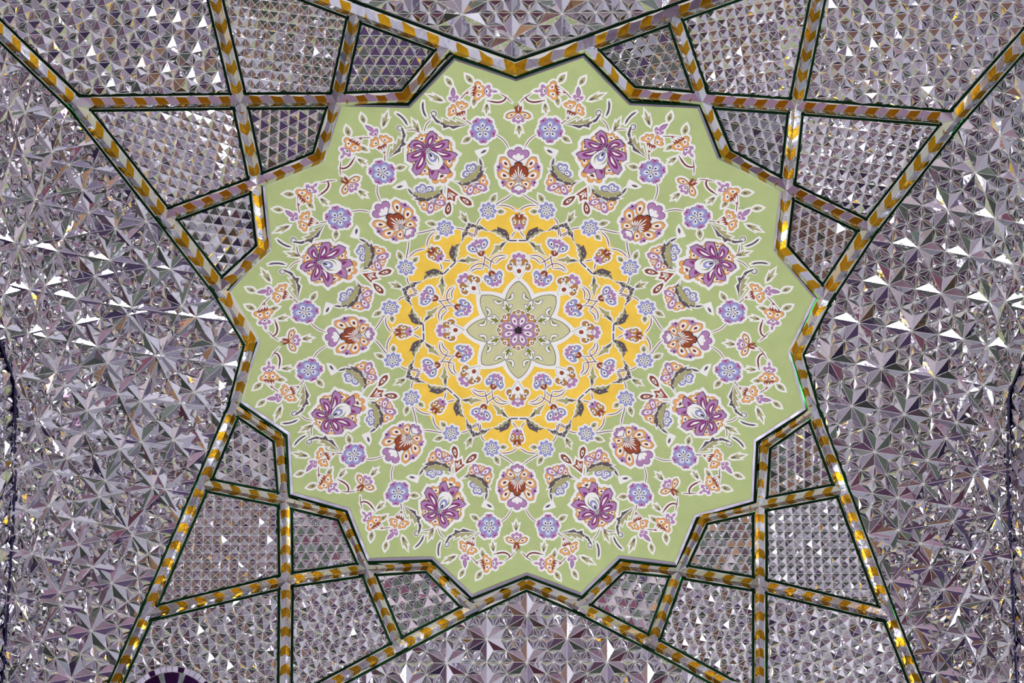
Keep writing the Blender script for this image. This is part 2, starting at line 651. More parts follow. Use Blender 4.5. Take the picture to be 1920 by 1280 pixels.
def build_rib(ri):
    path, w, lab = RIBS[ri]
    wt = w - 2.0
    hr = wt * HR
    pts = [ND[p] for p in path]
    inside = [p for p in pts if 0 <= p[0] <= 1920 and 0 <= p[1] <= 1280]
    root = thing('chevron_rib', lab, 'rib', S(np.mean(inside, 0))[0], 'amber and mirror ribs')
    for i in range(len(path) - 1):
        a, b_ = path[i], path[i + 1]
        A, B = ND[a], ND[b_]
        L = np.hypot(*(B - A))
        d = (B - A) / L
        nrm = np.array([-d[1], d[0]])
        s0 = TRIM.get((a, b_), 0.0) if not is_notch(a) else -wt * 1.2
        s1 = L - TRIM.get((b_, a), 0.0)
        if i + 2 < len(path) and is_free(b_):
            s1 = L
        halfs = []
        if is_notch(a):
            oth = [x for x in ARMS[a] if x[3] != b_][0]
            od = np.array([math.cos(oth[0]), math.sin(oth[0])])
            n_ = d - od
            halfs.append((A, n_ / np.hypot(*n_), 0.0))
        else:
            halfs.append((A, d, s0))
        halfs.append((A, -d, -s1))
        lead = 0.8 * wt
        lt0 = 1.58 * wt
        # count from the cap so that the pattern closes on the second node
        nt_ = max(2, int(round((s1 - max(s0, 0)) / lt0)))
        lt = (s1 - max(s0, 0)) / nt_
        base0 = max(s0, 0)
        bv, bf = [], []
        for sg in (-1, 1):
            bed = np.array([[*(A + d * (s0 - 5) + nrm * sg * (wt + 1)), 0], [*(A + d * (s1 + 5) + nrm * sg * (wt + 1)), 0],
                            [*(A + d * (s1 + 5)), hr], [*(A + d * (s0 - 5)), hr]])
            # along a long rib the bed follows the curve of the dome
            ns = max(1, int(L / 40))
            for k in range(ns):
                f0, f1 = k / ns, (k + 1) / ns
                q = np.array([bed[0] + (bed[1] - bed[0]) * f0, bed[0] + (bed[1] - bed[0]) * f1,
                              bed[3] + (bed[2] - bed[3]) * f1, bed[3] + (bed[2] - bed[3]) * f0])
                for (pa, pn, pc) in halfs:
                    q = clip_half(q, pa, pn, pc) if q is not None else None
                if q is None:
                    continue
                q[:, 2] -= 0.6
                n0 = sum(len(x) for x in bv)
                bv.append(q)
                bf.append(list(range(n0, n0 + len(q))))
            for k in range(-3, nt_ + 3):
                t0 = base0 + k * lt + 0.3
                t1 = base0 + (k + 1) * lt - 0.3
                q = np.array([[*(A + d * (t0 + lead * 0.5) + nrm * sg * wt), 0.0], [*(A + d * (t1 + lead * 0.5) + nrm * sg * wt), 0.0],
                              [*(A + d * (t1 - lead * 0.5) + nrm * sg * 0.25), hr], [*(A + d * (t0 - lead * 0.5) + nrm * sg * 0.25), hr]])
                for (pa, pn, pc) in halfs:
                    q = clip_half(q, pa, pn, pc) if q is not None else None
                if q is None or abs(area2(q)) < 6:
                    continue
                c = q.mean(0)
                if c[0] < -190 or c[0] > 2110 or c[1] < -200 or c[1] > 1470:
                    continue
                amber = (k % 2 == 0)
                part('amber_tile' if amber else 'mirror_tile', SH(q), [list(range(len(q)))], 'amber_tile' if amber else 'clear_tile', None, root)
        if bv:
            part('ridge_bed', SH(np.vstack(bv)), bf, 'plaster', None, root)
    for n in path:
        if n in CAPS and ARMS[n][0][2] == ri:
            c0 = ND[n]
            A = ARMS[n]
            K = len(A)
            hmax = max(x[1] - 2 for x in A) * HR
            fs = []
            ap = np.array([*c0, hmax])
            for k in range(K):
                for sg in (-1, 1):
                    ang, wk, _, nb = A[k]
                    wk -= 2
                    d = np.array([math.cos(ang), math.sin(ang)])
                    nn = np.array([-d[1], d[0]]) * sg
                    t = TRIM[n, nb]
                    rp = np.array([*(c0 + d * t), wk * HR])
                    ep = np.array([*(c0 + d * t + nn * wk), 0.0])
                    cc = CAPS[n][k if sg == 1 else (k - 1) % K]
                    cp = np.array([*(c0 + cc), 0.0])
                    f = np.array([ap, rp, ep, cp])
                    f = f if area2(f) > 0 else f[::-1].copy()
                    fs.append(f[:, :])
            V = SH(np.vstack(fs))
            part('junction_cap', V, [[4 * i, 4 * i + 1, 4 * i + 2, 4 * i + 3] for i in range(len(fs))], 'clear_tile', None, root)
    return root


# ------------------------------------------------------------------ the ceiling shell and the room below it
gu = np.linspace(-260, 2180, 41)
gv = np.linspace(-260, 1540, 31)
G = np.array([[u, v, -6.0] for v in gv for u in gu])
GV = SH(G)
GF = [[r * 41 + c, r * 41 + c + 1, (r + 1) * 41 + c + 1, (r + 1) * 41 + c] for r in range(30) for c in range(40)]
XL = float(S([[28, 800]])[0][0])
XR = float(S([[1891, 800]])[0][0])
keep = [f for f in GF if XL - 0.05 <= GV[f, 0].mean() <= XR + 0.05]
ceil = struct(mesh_obj('ceiling', GV, keep, 'plaster'), 'shallow plaster dome carrying the mirror work')
YN, YP = -3.6, 4.6
XW0, XW1 = XL - 0.06, XR + 0.06


def box(x0, x1, y0, y1, z0, z1):
    v = [(x, y, z) for z in (z0, z1) for y in (y0, y1) for x in (x0, x1)]
    f = [[0, 2, 3, 1], [4, 5, 7, 6], [0, 1, 5, 4], [2, 6, 7, 3], [0, 4, 6, 2], [1, 3, 7, 5]]
    return v, f


def boxes(L):
    V, Fc = [], []
    for bb in L:
        v, f = box(*bb)
        Fc += [[i + len(V) for i in q] for q in f]
        V += v
    return V, Fc


m, nt, b = new_mat('carpet')
g = nt.nodes.new('ShaderNodeNewGeometry')
vo = nt.nodes.new('ShaderNodeTexVoronoi')
vo.inputs['Scale'].default_value = 1.3
nt.links.new(g.outputs['Position'], vo.inputs['Vector'])
cr = nt.nodes.new('ShaderNodeValToRGB')
cr.color_ramp.interpolation = 'CONSTANT'
cols = [(0.0, (0.10, 0.03, 0.05)), (0.18, (0.06, 0.075, 0.055)), (0.36, (0.08, 0.10, 0.08)), (0.5, (0.19, 0.12, 0.15)),
        (0.64, (0.26, 0.15, 0.08)), (0.74, (0.035, 0.02, 0.06)), (0.88, (0.34, 0.29, 0.30))]
while len(cr.color_ramp.elements) < len(cols):
    cr.color_ramp.elements.new(0.5)
for e, (p, c) in zip(cr.color_ramp.elements, cols):
    e.position = p
    e.color = (*c, 1)
sx = nt.nodes.new('ShaderNodeSeparateColor')
nt.links.new(vo.outputs['Color'], sx.inputs[0])
nt.links.new(sx.outputs[0], cr.inputs[0])
nz = nt.nodes.new('ShaderNodeTexNoise')
nz.inputs['Scale'].default_value = 26
nz.inputs['Detail'].default_value = 5
nt.links.new(g.outputs['Position'], nz.inputs['Vector'])
mx = nt.nodes.new('ShaderNodeMix')
mx.data_type = 'RGBA'
mx.blend_type = 'OVERLAY'
mx.inputs[0].default_value = 0.7
nt.links.new(cr.outputs[0], mx.inputs[6])
nt.links.new(nz.outputs['Fac'], mx.inputs[7])
nt.links.new(mx.outputs[2], b.inputs['Base Color'])
b.inputs['Roughness'].default_value = 0.9

def stone(name, cols, scale):
    """slabs of veined stone in a few shades"""
    m, nt, b = new_mat(name)
    g = nt.nodes.new('ShaderNodeNewGeometry')
    vo = nt.nodes.new('ShaderNodeTexVoronoi')
    vo.distance = 'CHEBYCHEV'
    vo.inputs['Scale'].default_value = scale
    nt.links.new(g.outputs['Position'], vo.inputs['Vector'])
    sx = nt.nodes.new('ShaderNodeSeparateColor')
    nt.links.new(vo.outputs['Color'], sx.inputs[0])
    cr = nt.nodes.new('ShaderNodeValToRGB')
    cr.color_ramp.interpolation = 'CONSTANT'
    while len(cr.color_ramp.elements) < len(cols):
        cr.color_ramp.elements.new(0.5)
    for i, (e, c) in enumerate(zip(cr.color_ramp.elements, cols)):
        e.position = i / len(cols)
        e.color = (*c, 1)
    nt.links.new(sx.outputs[0], cr.inputs[0])
    nz = nt.nodes.new('ShaderNodeTexNoise')
    nz.inputs['Scale'].default_value = 9
    nz.inputs['Detail'].default_value = 6
    nz.inputs['Distortion'].default_value = 1.5
    nt.links.new(g.outputs['Position'], nz.inputs['Vector'])
    mx = nt.nodes.new('ShaderNodeMix')
    mx.data_type = 'RGBA'
    mx.blend_type = 'OVERLAY'
    mx.inputs[0].default_value = 0.45
    nt.links.new(cr.outputs[0], mx.inputs[6])
    nt.links.new(nz.outputs['Fac'], mx.inputs[7])
    nt.links.new(mx.outputs[2], b.inputs['Base Color'])
    b.inputs['Roughness'].default_value = 0.4


stone('lavender_stone', [(0.44, 0.43, 0.50), (0.66, 0.64, 0.70), (0.17, 0.14, 0.21)], 0.9)
stone('mauve_stone', [(0.10, 0.05, 0.09), (0.34, 0.28, 0.34), (0.20, 0.11, 0.08)], 0.9)
stone('grey_stone', [(0.12, 0.13, 0.11), (0.34, 0.34, 0.38), (0.07, 0.04, 0.10)], 0.8)
stone('rose_stone', [(0.30, 0.23, 0.27), (0.09, 0.10, 0.095), (0.19, 0.11, 0.15)], 0.8)
paint('stone_dado', (150, 112, 80), 0.35, 0.25, 3)
m, nt, b = new_mat('window_glow')
b.inputs['Base Color'].default_value = (0.8, 0.85, 0.95, 1)
b.inputs['Emission Color'].default_value = (0.94, 0.96, 1.0, 1)
b.inputs['Emission Strength'].default_value = WINDOW_POWER
m, nt, b = new_mat('lamp_glow')
b.inputs['Emission Color'].default_value = (1.0, 0.97, 0.90, 1)
b.inputs['Emission Strength'].default_value = LAMP_POWER
paint('frame_dark', (70, 52, 44), 0.5)

v, f = box(XW0 - 0.2, XW1 + 0.2, YN - 0.2, YP + 0.2, -0.1, 0.0)
struct(mesh_obj('floor', v, f, 'carpet'), 'patterned carpet floor of the hall')
ZT = float(min(dome_z(np.array([XL]), np.array([YP]))[0], dome_z(np.array([XL]), np.array([YN]))[0]))
win_no = 0


def wall(name, axis, at, thick, lo, hi, top, wins, mat):
    """a wall in the plane axis = at, with openings wins = [(a0, a1, z0, z1)]"""
    global win_no
    L = []

    def add(a0, a1, z0, z1):
        if axis == 'x':
            L.append((min(at, at + thick), max(at, at + thick), a0, a1, z0, z1))
        else:
            L.append((a0, a1, min(at, at + thick), max(at, at + thick), z0, z1))
    cur = lo
    for (a0, a1, z0, z1) in wins:
        add(cur, a0, 0, top)
        add(a0, a1, 0, z0)
        add(a0, a1, z1, top)
        cur = a1
    add(cur, hi, 0, top)
    v, f = boxes(L)
    struct(mesh_obj(name, v, f, mat))
    for (a0, a1, z0, z1) in wins:
        win_no += 1
        pl = at + thick * 0.7
        if axis == 'x':
            pv = [(pl, a0, z0), (pl, a1, z0), (pl, a1, z1), (pl, a0, z1)]
        else:
            pv = [(a0, pl, z0), (a1, pl, z0), (a1, pl, z1), (a0, pl, z1)]
        wo = struct(mesh_obj('window_%d' % win_no, pv, [[0, 1, 2, 3]], 'window_glow'))
        bars = []
        t = 0.025
        for kk in range(1, 3):
            aa = a0 + (a1 - a0) * kk / 3
            bars.append((aa - t, aa + t, z0, z1))
        for kk in range(1, 4):
            zz = z0 + (z1 - z0) * kk / 4
            bars.append((a0, a1, zz - t, zz + t))
        BB = []
        for (b0, b1, c0, c1) in bars:
            p0, p1 = at + thick * 0.55, at + thick * 0.64
            if axis == 'x':
                BB.append((min(p0, p1), max(p0, p1), b0, b1, c0, c1))
            else:
                BB.append((b0, b1, min(p0, p1), max(p0, p1), c0, c1))
        v, f = boxes(BB)
        o = mesh_obj('window_frame', v, f, 'frame_dark')
        o.parent = wo


ZWL = float(S([[28, 715]])[0][2]) - 0.5
wall('wall_left', 'x', XW0, -0.3, YN, YP, ZWL, [(-2.3, -1.5, 1.3, 3.2), (-0.4, 0.4, 1.3, 3.2), (1.6, 2.4, 1.3, 3.2)], 'mauve_stone')
wall('wall_right', 'x', XW1, 0.3, YN, YP, ZWL, [(-2.2, -1.5, 1.4, 3.2), (-0.3, 0.4, 1.4, 3.2), (1.9, 2.6, 1.4, 3.2)], 'lavender_stone')
wall('wall_top', 'y', YN, -0.3, XW0, XW1, 6.2, [], 'rose_stone')
wall('wall_bottom', 'y', YP, 0.3, XW0, XW1, 6.2, [], 'grey_stone')

# ------------------------------------------------------------------ ribs
for ri in range(len(RIBS)):
    build_rib(ri)


# ------------------------------------------------------------------ mirror panels
def cell(nodes):
    P = np.array([ND[n] if isinstance(n, str) else np.array(n, float) for n in nodes])
    if area2(P) < 0:
        P = P[::-1].copy()
        nodes = nodes[::-1]
    ds = []
    for i in range(len(nodes)):
        a, b_ = nodes[i], nodes[(i + 1) % len(nodes)]
        ds.append(RW.get((a, b_), -2.0) + 2.0 if isinstance(a, str) and isinstance(b_, str) else 0.0)
    return shrink(P, ds), ds


def strips(root, poly, ds, width=4.6, height=2.2, mat='green_glass', name='glass_strip', closed=True):
    """a thin glass strip along every edge of the cell that meets a rib."""
    n = len(poly)
    out = shrink(poly, [-width if d > 0 else 0.0 for d in ds])
    for i in range(n):
        if ds[i] <= 0:
            continue
        j = (i + 1) % n
        a, b_, c, d = poly[i], poly[j], out[j], out[i]
        L = np.hypot(*(b_ - a))
        ns = max(1, int(L / 40))
        V, Fc = [], []
        for k in range(ns + 1):
            t = k / ns
            p, q = a + (b_ - a) * t, d + (c - d) * t
            V += [[*p, -0.5], [*p, height], [*q, height], [*q, -0.5]]
            if k:
                o = 4 * k
                Fc += [[o - 4, o - 3, o + 1, o], [o - 3, o - 2, o + 2, o + 1], [o - 2, o - 1, o + 3, o + 2]]
        part(name, SH(V), Fc, mat, None, root)


def A_(x, y):
    return np.array([x, y], float)


INNER = {  # side, angle of the triangle net
    'ul': [(21.5, 1), (20.5, 93), (20, 8)], 'ur': [(21.5, -10), (21, 74), (20, 97)],
    'll': [(19.5, -13), (18.5, 0), (18.5, 88)], 'lr': [(19.5, 8), (17.5, 0), (18.5, 90)]}
for q in ('ul', 'ur', 'll', 'lr'):
    N = lambda *a: [x if x in 'TWSE' else q + '_' + x for x in a]
    tb, lr = TBN[q], LRN[q]
    spec = [(N('n2', 'p2', 't', 'p1'), f'small kite of mirror triangles beside the medallion, {QN[q]}, next to the {tb} field'),
            (N('n3', 'p3', 'b', 'p2'), f'small kite of mirror triangles beside the medallion, {QN[q]}, middle of three'),
            (N('n4', 'p4', 'l', 'p3'), f'small kite of mirror triangles beside the medallion, {QN[q]}, next to the {lr} field')]
    for (nodes, lab), (s, ang) in zip(spec, INNER[q]):
        poly, ds = cell(nodes)
        pc = lat_tri(poly, poly.mean(0) + A_(2, 3), s, ang)
        r = build_panel('mirror_panel', lab, poly, pc, group='small mirror kites around the medallion')
        strips(r, poly, ds)
    up = q[0] == 'u'
    # second row, towards the top or bottom of the picture
    poly, ds = cell(N('p2', 'b', 'x4', 'x1', 't'))
    pc = (lat_sq(poly, poly.mean(0), 18.5, 7 if q == 'ul' else -9, 0.2, 1.0, 0.0) if up
          else lat_snub(poly, poly.mean(0), 17.5, 10 if q == 'll' else -14, 0.2))
    r = build_panel('mirror_panel', f'mid-sized fine mirror panel cut by the {tb} edge, left of the {tb} field' if lr == 'left' else
                    f'mid-sized fine mirror panel cut by the {tb} edge, right of the {tb} field', poly, pc, group='second row mirror panels')
    strips(r, poly, ds)
    # second row, towards the side
    poly, ds = cell(N('p3', 'l', 'c', 'b'))
    par = {'ul': (20.0, 19, 0.24, 0.9, 0.12), 'ur': (19.5, 104, 0.2, 1.0, 0.1), 'll': (17.2, 0, 0.24, 0.96, -0.05), 'lr': (16.8, 0, 0.24, 0.94, 0.06)}[q]
    pc = lat_sq(poly, poly.mean(0), par[0], par[1], par[2], par[3], par[4])
    r = build_panel('mirror_panel', f'large kite panel of square mirror pyramids, {QN[q]}, beside the {lr} field rib', poly, pc, group='second row mirror panels')
    strips(r, poly, ds)
    # the corner
    cx = -200 if lr == 'left' else 2120
    cy = -215 if up else 1480
    nodes = N('b', 'c', 'x5', 'x5b') + ([(cx + (20 if lr == 'left' else -20), cy)] if up else []) + N('x4b', 'x4')
    poly, ds = cell(nodes)
    pc = lat_snub(poly, poly.mean(0), 25.0 if up else 20.0, {'ul': 12, 'ur': -20, 'll': 24, 'lr': -6}[q], 0.21)
    r = build_panel('mirror_panel', f'mirror panel of mixed squares and triangles filling the {QN[q]} corner', poly, pc, group='corner mirror panels')
    strips(r, poly, ds)

# top and bottom fields
poly, ds = cell(['T', 'ul_p1', 'ul_t', 'ul_x1', 'ul_x1b', (430, -200), (1500, -200), 'ur_x1b', 'ur_x1', 'ur_t', 'ur_p1'])
r = build_panel('mirror_field', 'mirror field of large stars above the medallion at the top edge', poly,
                lat_star(poly, A_(960, 70), (94, -47), (94, 46)), 'mirror field', 'large star-patterned mirror fields')
strips(r, poly, ds)
poly, ds = cell(['S', 'll_p1', 'll_t', 'll_x1', 'll_x1b', (470, 1480), (1500, 1480), 'lr_x1b', 'lr_x1', 'lr_t', 'lr_p1'])
r = build_panel('mirror_field', 'mirror field of large stars below the medallion at the bottom edge', poly,
                lat_star(poly, A_(988, 1153), (75.4, 43.5), (0, 88)), 'mirror field', 'large star-patterned mirror fields')
strips(r, poly, ds)

# left and right fields reach to the side walls
LLINE = [A_(-35, 540), A_(0, 640), A_(28, 715), A_(28, 900), A_(22, 1010), A_(5, 1280), A_(-6, 1490)]
RLINE = [A_(1955, 575), A_(1920, 668), A_(1892, 733), A_(1890, 880), A_(1895, 1010), A_(1906, 1280), A_(1915, 1490)]
polyW, dsW = cell(['W', 'ul_p4', 'ul_l', 'ul_c', 'ul_x5', 'ul_x5b', (-200, 1482), 'll_x5b', 'll_x5', 'll_c', 'll_l', 'll_p4'])
polyE, dsE = cell(['E', 'ur_p4', 'ur_l', 'ur_c', 'ur_x5', 'ur_x5b', (2120, 1482), 'lr_x5b', 'lr_x5', 'lr_c', 'lr_l', 'lr_p4'])


def warpL(p):
    x = p[0]
    return np.array([x if x > 170 else 170 - (170 - x) * (1 - 0.0008 * (170 - x)), p[1]])


def warpR(p):
    x = p[0]
    return np.array([x if x < 1760 else 1760 + (x - 1760) * (1 - 0.0008 * (x - 1760)), p[1]])


def side_cut(line, sg):
    def cut(g):
        c = g.mean(0)
        a, b_ = (line[0], line[2]) if c[1] < line[2][1] else (line[2], line[5])
        e = b_ - a
        n = np.array([e[1], -e[0]]) / np.hypot(*e) * sg
        return clip_half(g, a, n, 0.0)
    return cut


r = build_panel('mirror_field', 'mirror field of large stars filling the left side beside the medallion', polyW,
                lat_star(polyW * 1.25 - np.array([60, 160]), A_(262.5, 750.6), (100.5, -17), (61.9, 72.5), warpL), 'mirror field', 'large star-patterned mirror fields', cut=side_cut(LLINE, 1))
strips(r, polyW, dsW)
r = build_panel('mirror_field', 'mirror field of large stars filling the right side beside the medallion', polyE,
                lat_star(polyE * 1.25 - np.array([400, 160]), A_(1710, 618.6), (98.8, 15.5), (43, 86), warpR), 'mirror field', 'large star-patterned mirror fields', cut=side_cut(RLINE, -1))
strips(r, polyE, dsE)


# ------------------------------------------------------------------ side walls of mirror mosaic below the dome's edge
def wall_mosaic(line, sg, label):
    pts = []
    for a, b_ in zip(line, line[1:]):
        k = max(2, int(np.hypot(*(b_ - a)) / 26))
        for i in range(k):
            pts.append(a + (b_ - a) * i / k)
    pts.append(line[-1])
    top = S(np.array(pts)) + np.array([-sg * 0.006, 0, 0])
    root = thing('mirror_wall', label, 'mirror wall', top[len(top) // 2], 'mirror walls beside the dome')
    rows, dz = 8, 0.075
    n = len(top)
    grid = np.zeros((rows + 1, n, 3))
    for r_ in range(rows + 1):
        grid[r_] = top
        grid[r_, :, 2] -= r_ * dz
        grid[r_, :, 0] += -sg * 0.004 * r_
        if r_:
            grid[r_, :, 0] += rng.normal(0, 0.002, n)
            grid[r_, 1:-1, 1] += rng.normal(0, 0.012, n - 2)
            grid[r_, :, 2] += rng.normal(0, 0.012, n)
    for r_ in range(rows):
        for i in range(n - 1):
            q = [grid[r_, i], grid[r_, i + 1], grid[r_ + 1, i + 1], grid[r_ + 1, i]]
            ap = np.mean(q, 0) + np.array([sg * rng.uniform(0.008, 0.02), rng.normal(0, 0.012), rng.normal(0, 0.012)])
            c = np.mean(q, 0)
            V, Fc = [], []
            for k in range(4):
                t = np.array([q[k], q[(k + 1) % 4], ap])
                t = t.mean(0) + (t - t.mean(0)) * 0.965
                V += list(t)
                Fc.append([3 * k, 3 * k + 1, 3 * k + 2])
            part('mirror_pyramid', V, Fc, 'mirror', None, root)
    V, Fc = [], []
    for i in range(n):
        for r_ in (0, rows):
            p = grid[r_, i] + np.array([-sg * 0.012, 0, 0])
            V.append(p)
        if i:
            Fc.append([2 * i - 2, 2 * i - 1, 2 * i + 1, 2 * i])
    part('plaster_bed', V, Fc, 'plaster', None, root)
    # the dark violet glass edge between dome and wall
    V, Fc = [], []
    L2 = np.array(pts)
    inner = L2 + np.array([sg * 2.2, 0])
    outer = L2 - np.array([sg * 2.2, 0])
    for i in range(n):
        V += [[*inner[i], 0.0], [*inner[i], 4.0], [*outer[i], 4.0], [*outer[i], 0.0]]
        if i:
            o = 4 * i
            Fc += [[o - 4, o - 3, o + 1, o], [o - 3, o - 2, o + 2, o + 1], [o - 2, o - 1, o + 3, o + 2]]
    part('glass_strip', SH(V), Fc, 'violet_glass', None, root)


wall_mosaic(LLINE, 1, 'narrow mirror mosaic wall beyond the dark line at the left edge')
wall_mosaic(RLINE, -1, 'narrow mirror mosaic wall beyond the dark line at the right edge')

# ------------------------------------------------------------------ the rosette at the lower left
RC = A_(322, 1338)
root = thing('rosette', 'round rosette of dark violet wedges at the bottom edge, lower left corner', 'rosette', S(RC)[0])


def sector(r0, r1, a0, a1, h, n=5):
    A0 = np.linspace(a0, a1, n)
    o = [[*(RC + r1 * A_(math.cos(t), math.sin(t))), h] for t in A0]
    i = [[*(RC + r0 * A_(math.cos(t), math.sin(t))), h] for t in A0[::-1]]
    return np.array(o + i)


for k in range(12):
    a0 = math.radians(-90 - 11 + 30 * k)
    q = sector(16, 79, a0, a0 + math.radians(20.5), 7.0)
    part('violet_wedge', SH(q), [list(range(len(q)))], 'violet_tile', None, root)
    q = sector(16, 79, a0 + math.radians(21), a0 + math.radians(29.5), 7.0)
    part('mirror_spoke', SH(q), [list(range(len(q)))], 'clear_tile', None, root)
for k in range(48):
    a0 = math.radians(7.5 * k)
    q = sector(80.2, 90, a0 + 0.006, a0 + math.radians(7.5) - 0.006, 6.6, 3)
    part('rim_tile', SH(q), [list(range(len(q)))], 'violet_tile' if k % 5 == 2 else 'mirror_strip', None, root)
q = sector(0.1, 15, 0, 2 * math.pi, 8.0, 20)
part('hub', SH(q[:20]), [list(range(20))], 'clear_tile', None, root)
q1, q0 = sector(0.1, 91, 0, 2 * math.pi, 2.5, 48)[:48], sector(0.1, 91, 0, 2 * math.pi, -1.0, 48)[:48]
part('disc', SH(np.vstack([q1, q0])), [list(range(47))] + [[i, i + 1, 49 + i, 48 + i] for i in range(47)], 'plaster', None, root)

# ------------------------------------------------------------------ the painted medallion
STAR = np.array([(968, 152), (1093, 108), (1180, 197), (1308, 203), (1345, 297), (1463, 352), (1450, 470), (1525, 558), (1477, 660),
                 (1508, 765), (1415, 825), (1412, 938), (1305, 968), (1268, 1058), (1162, 1045), (1090, 1115), (988, 1077), (885, 1118),
                 (810, 1047), (690, 1050), (652, 955), (545, 925), (542, 812), (448, 748), (488, 640), (428, 550), (508, 463), (497, 345),
                 (608, 300), (640, 199), (768, 202), (853, 113)], float)
MC = np.array([972.0, 618.0])
STAR = np.array([MC + (p - MC) * (0.991 if p[1] > 900 else 0.996 if p[1] > 720 else 1.0) for p in STAR])
MP = S(MC)[0]
medal = thing('painted_medallion', 'green sixteen-pointed painted medallion with flowers around a yellow star centre', 'medallion', MP)


def filled(outline, centre, hpx, rings=14, sub=4):
    """a sheet on the dome inside a star-shaped outline."""
    B = []
    n = len(outline)
    for i in range(n):
        for k in range(sub):
            B.append(outline[i] + (outline[(i + 1) % n] - outline[i]) * k / sub)
    B = np.array(B)
    m_ = len(B)
    V = [[*centre, hpx]]
    Fc = []
    for r_ in range(1, rings + 1):
        for p in B:
            V.append([*(centre + (p - centre) * r_ / rings), hpx])
    for i in range(m_):
        j = (i + 1) % m_
        Fc.append([0, 1 + i, 1 + j])
        for r_ in range(1, rings):
            a, b_ = 1 + (r_ - 1) * m_, 1 + r_ * m_
            Fc.append([a + i, b_ + i, b_ + j, a + j])
    return SH(V), Fc


out6 = shrink(STAR, -3.0)
out6 = np.array(out6)
V, Fc = filled(shrink(STAR, -2.0), MC, 0.0)
part('painted_ground', V, Fc, 'ground_green', None, medal)
oA, oB, oC = STAR, shrink(STAR, -5.0), shrink(STAR, -9.6)
for i in range(32):
    j = (i + 1) % 32
    g_ = 0.3
    V = SH([[*oA[i], 0], [*oA[j], 0], [*oA[j], 0.8], [*oA[i], 0.8], [*oB[i], 1.6], [*oB[j], 1.6]])
    part('mirror_fillet', V, [[0, 1, 2, 3], [3, 2, 5, 4]], 'mirror_strip', None, medal)
    V = SH([[*oB[i], 0.5], [*oB[j], 0.5], [*oB[j], 3.4], [*oB[i], 3.4], [*oC[i], 3.6], [*oC[j], 3.6], [*oC[i], -1], [*oC[j], -1]])
    part('glass_strip', V, [[0, 1, 2, 3], [3, 2, 5, 4], [4, 5, 7, 6]], 'green_glass', None, medal)

# motifs are drawn once, in the photograph's upper right, and turned about the centre of the dome
LV = 0.0010


def plan(z):
    z = np.asarray(z)
    P = S(np.stack([z.real, z.imag], 1))
    return np.stack([(P[:, 0] - MP[0]) / EX, P[:, 1] - MP[1]], 1)


def on_dome(xy, h):
    x, y = xy[:, 0] * EX + MP[0], xy[:, 1] + MP[1]
    P = np.stack([x, y, dome_z(x, y)], 1)
    return P + dome_n(x, y) * np.asarray(h)[:, None]


def ops(kind):
    if kind == 'axis':
        return [(45 * k, 1) for k in range(8)]
    if kind == 'diag':
        return [(90 * k, 1) for k in range(4)] + [(90 * k, -1) for k in range(4)]
    if kind == 'one':
        return [(0, 1)]
    return [(45 * k, 1) for k in range(8)] + [(45 * k, -1) for k in range(8)]


def turn(xy, op):
    a = math.radians(op[0])
    x, y = xy[:, 0] * op[1], xy[:, 1]
    return np.stack([x * math.cos(a) - y * math.sin(a), x * math.sin(a) + y * math.cos(a)], 1)


def zarea(z):
    return 0.5 * float(np.sum(z.real * np.roll(z.imag, -1) - np.roll(z.real, -1) * z.imag))


def grow(z, d, lim=1.7):
    z = np.asarray(z, complex)
    if zarea(z) < 0:
        z = z[::-1]
    e = np.roll(z, -1) - z
    e = e / (np.abs(e) + 1e-9)
    ep = np.roll(e, 1)
    n = (e * -1j + ep * -1j)
    n = n / (np.abs(n) + 1e-9)
    c = np.real(n * np.conj(e * -1j))
    return z + n * d * np.minimum(1 / np.maximum(c, 0.2), lim)


def spline(P, n=4, closed=False):
    P = [complex(p) for p in P]
    k = len(P)
    out = []
    rng_ = range(k) if closed else range(k - 1)
    for i in rng_:
        p0 = P[(i - 1) % k] if closed or i > 0 else 2 * P[0] - P[1]
        p1, p2 = P[i], P[(i + 1) % k]
        p3 = P[(i + 2) % k] if closed or i + 2 < k else 2 * P[-1] - P[-2]
        for s in range(n):
            t = s / n
            out.append(0.5 * ((2 * p1) + (-p0 + p2) * t + (2 * p0 - 5 * p1 + 4 * p2 - p3) * t * t + (-p0 + 3 * p1 - 3 * p2 + p3) * t ** 3))
    if not closed:
        out.append(P[-1])
    return np.array(out)


def petal(base, tip, w, kind='leaf', bend=0.0, n=8):
    """outline of a petal from base to tip; w = half width."""
    ax = tip - base
    L = abs(ax)
    u = ax / L
    t = np.linspace(0, 1, n + 1)
    if kind == 'leaf':
        f = np.sin(np.pi * t ** 0.9) ** 0.9
    elif kind == 'drop':
        f = np.sqrt(np.maximum(0, 1 - ((t - 0.62) / np.where(t > 0.62, 0.38, 0.62)) ** 2)) ** np.where(t > 0.62, 1.0, 1.7)
    elif kind == 'blunt':
        f = np.sqrt(np.maximum(0, 1 - ((t - 0.72) / np.where(t > 0.72, 0.30, 0.72)) ** 2)) ** np.where(t > 0.72, 0.8, 1.5)
    else:
        f = np.sqrt(np.maximum(0, 4 * t * (1 - t)))
    mid = base + ax * t + 1j * u * bend * np.sin(np.pi * t)
    r = mid + 1j * u * w * f
    l = mid - 1j * u * w * f
    return np.concatenate([r, l[-2:0:-1]])


def fan(base, dr, L, A=58, n=3, dent=0.24, m=5):
    """a lobed palmette fanning from base in direction dr (complex)."""
    u = dr / abs(dr)
    th = np.linspace(-A, A, n * m + 1)
    bump = np.abs(np.sin(np.pi * n * (th + A) / (2 * A))) ** 0.6
    r = L * (1 - dent + dent * bump)
    pts = base + u * r * np.exp(1j * np.radians(th))
    return np.concatenate([[base], pts])


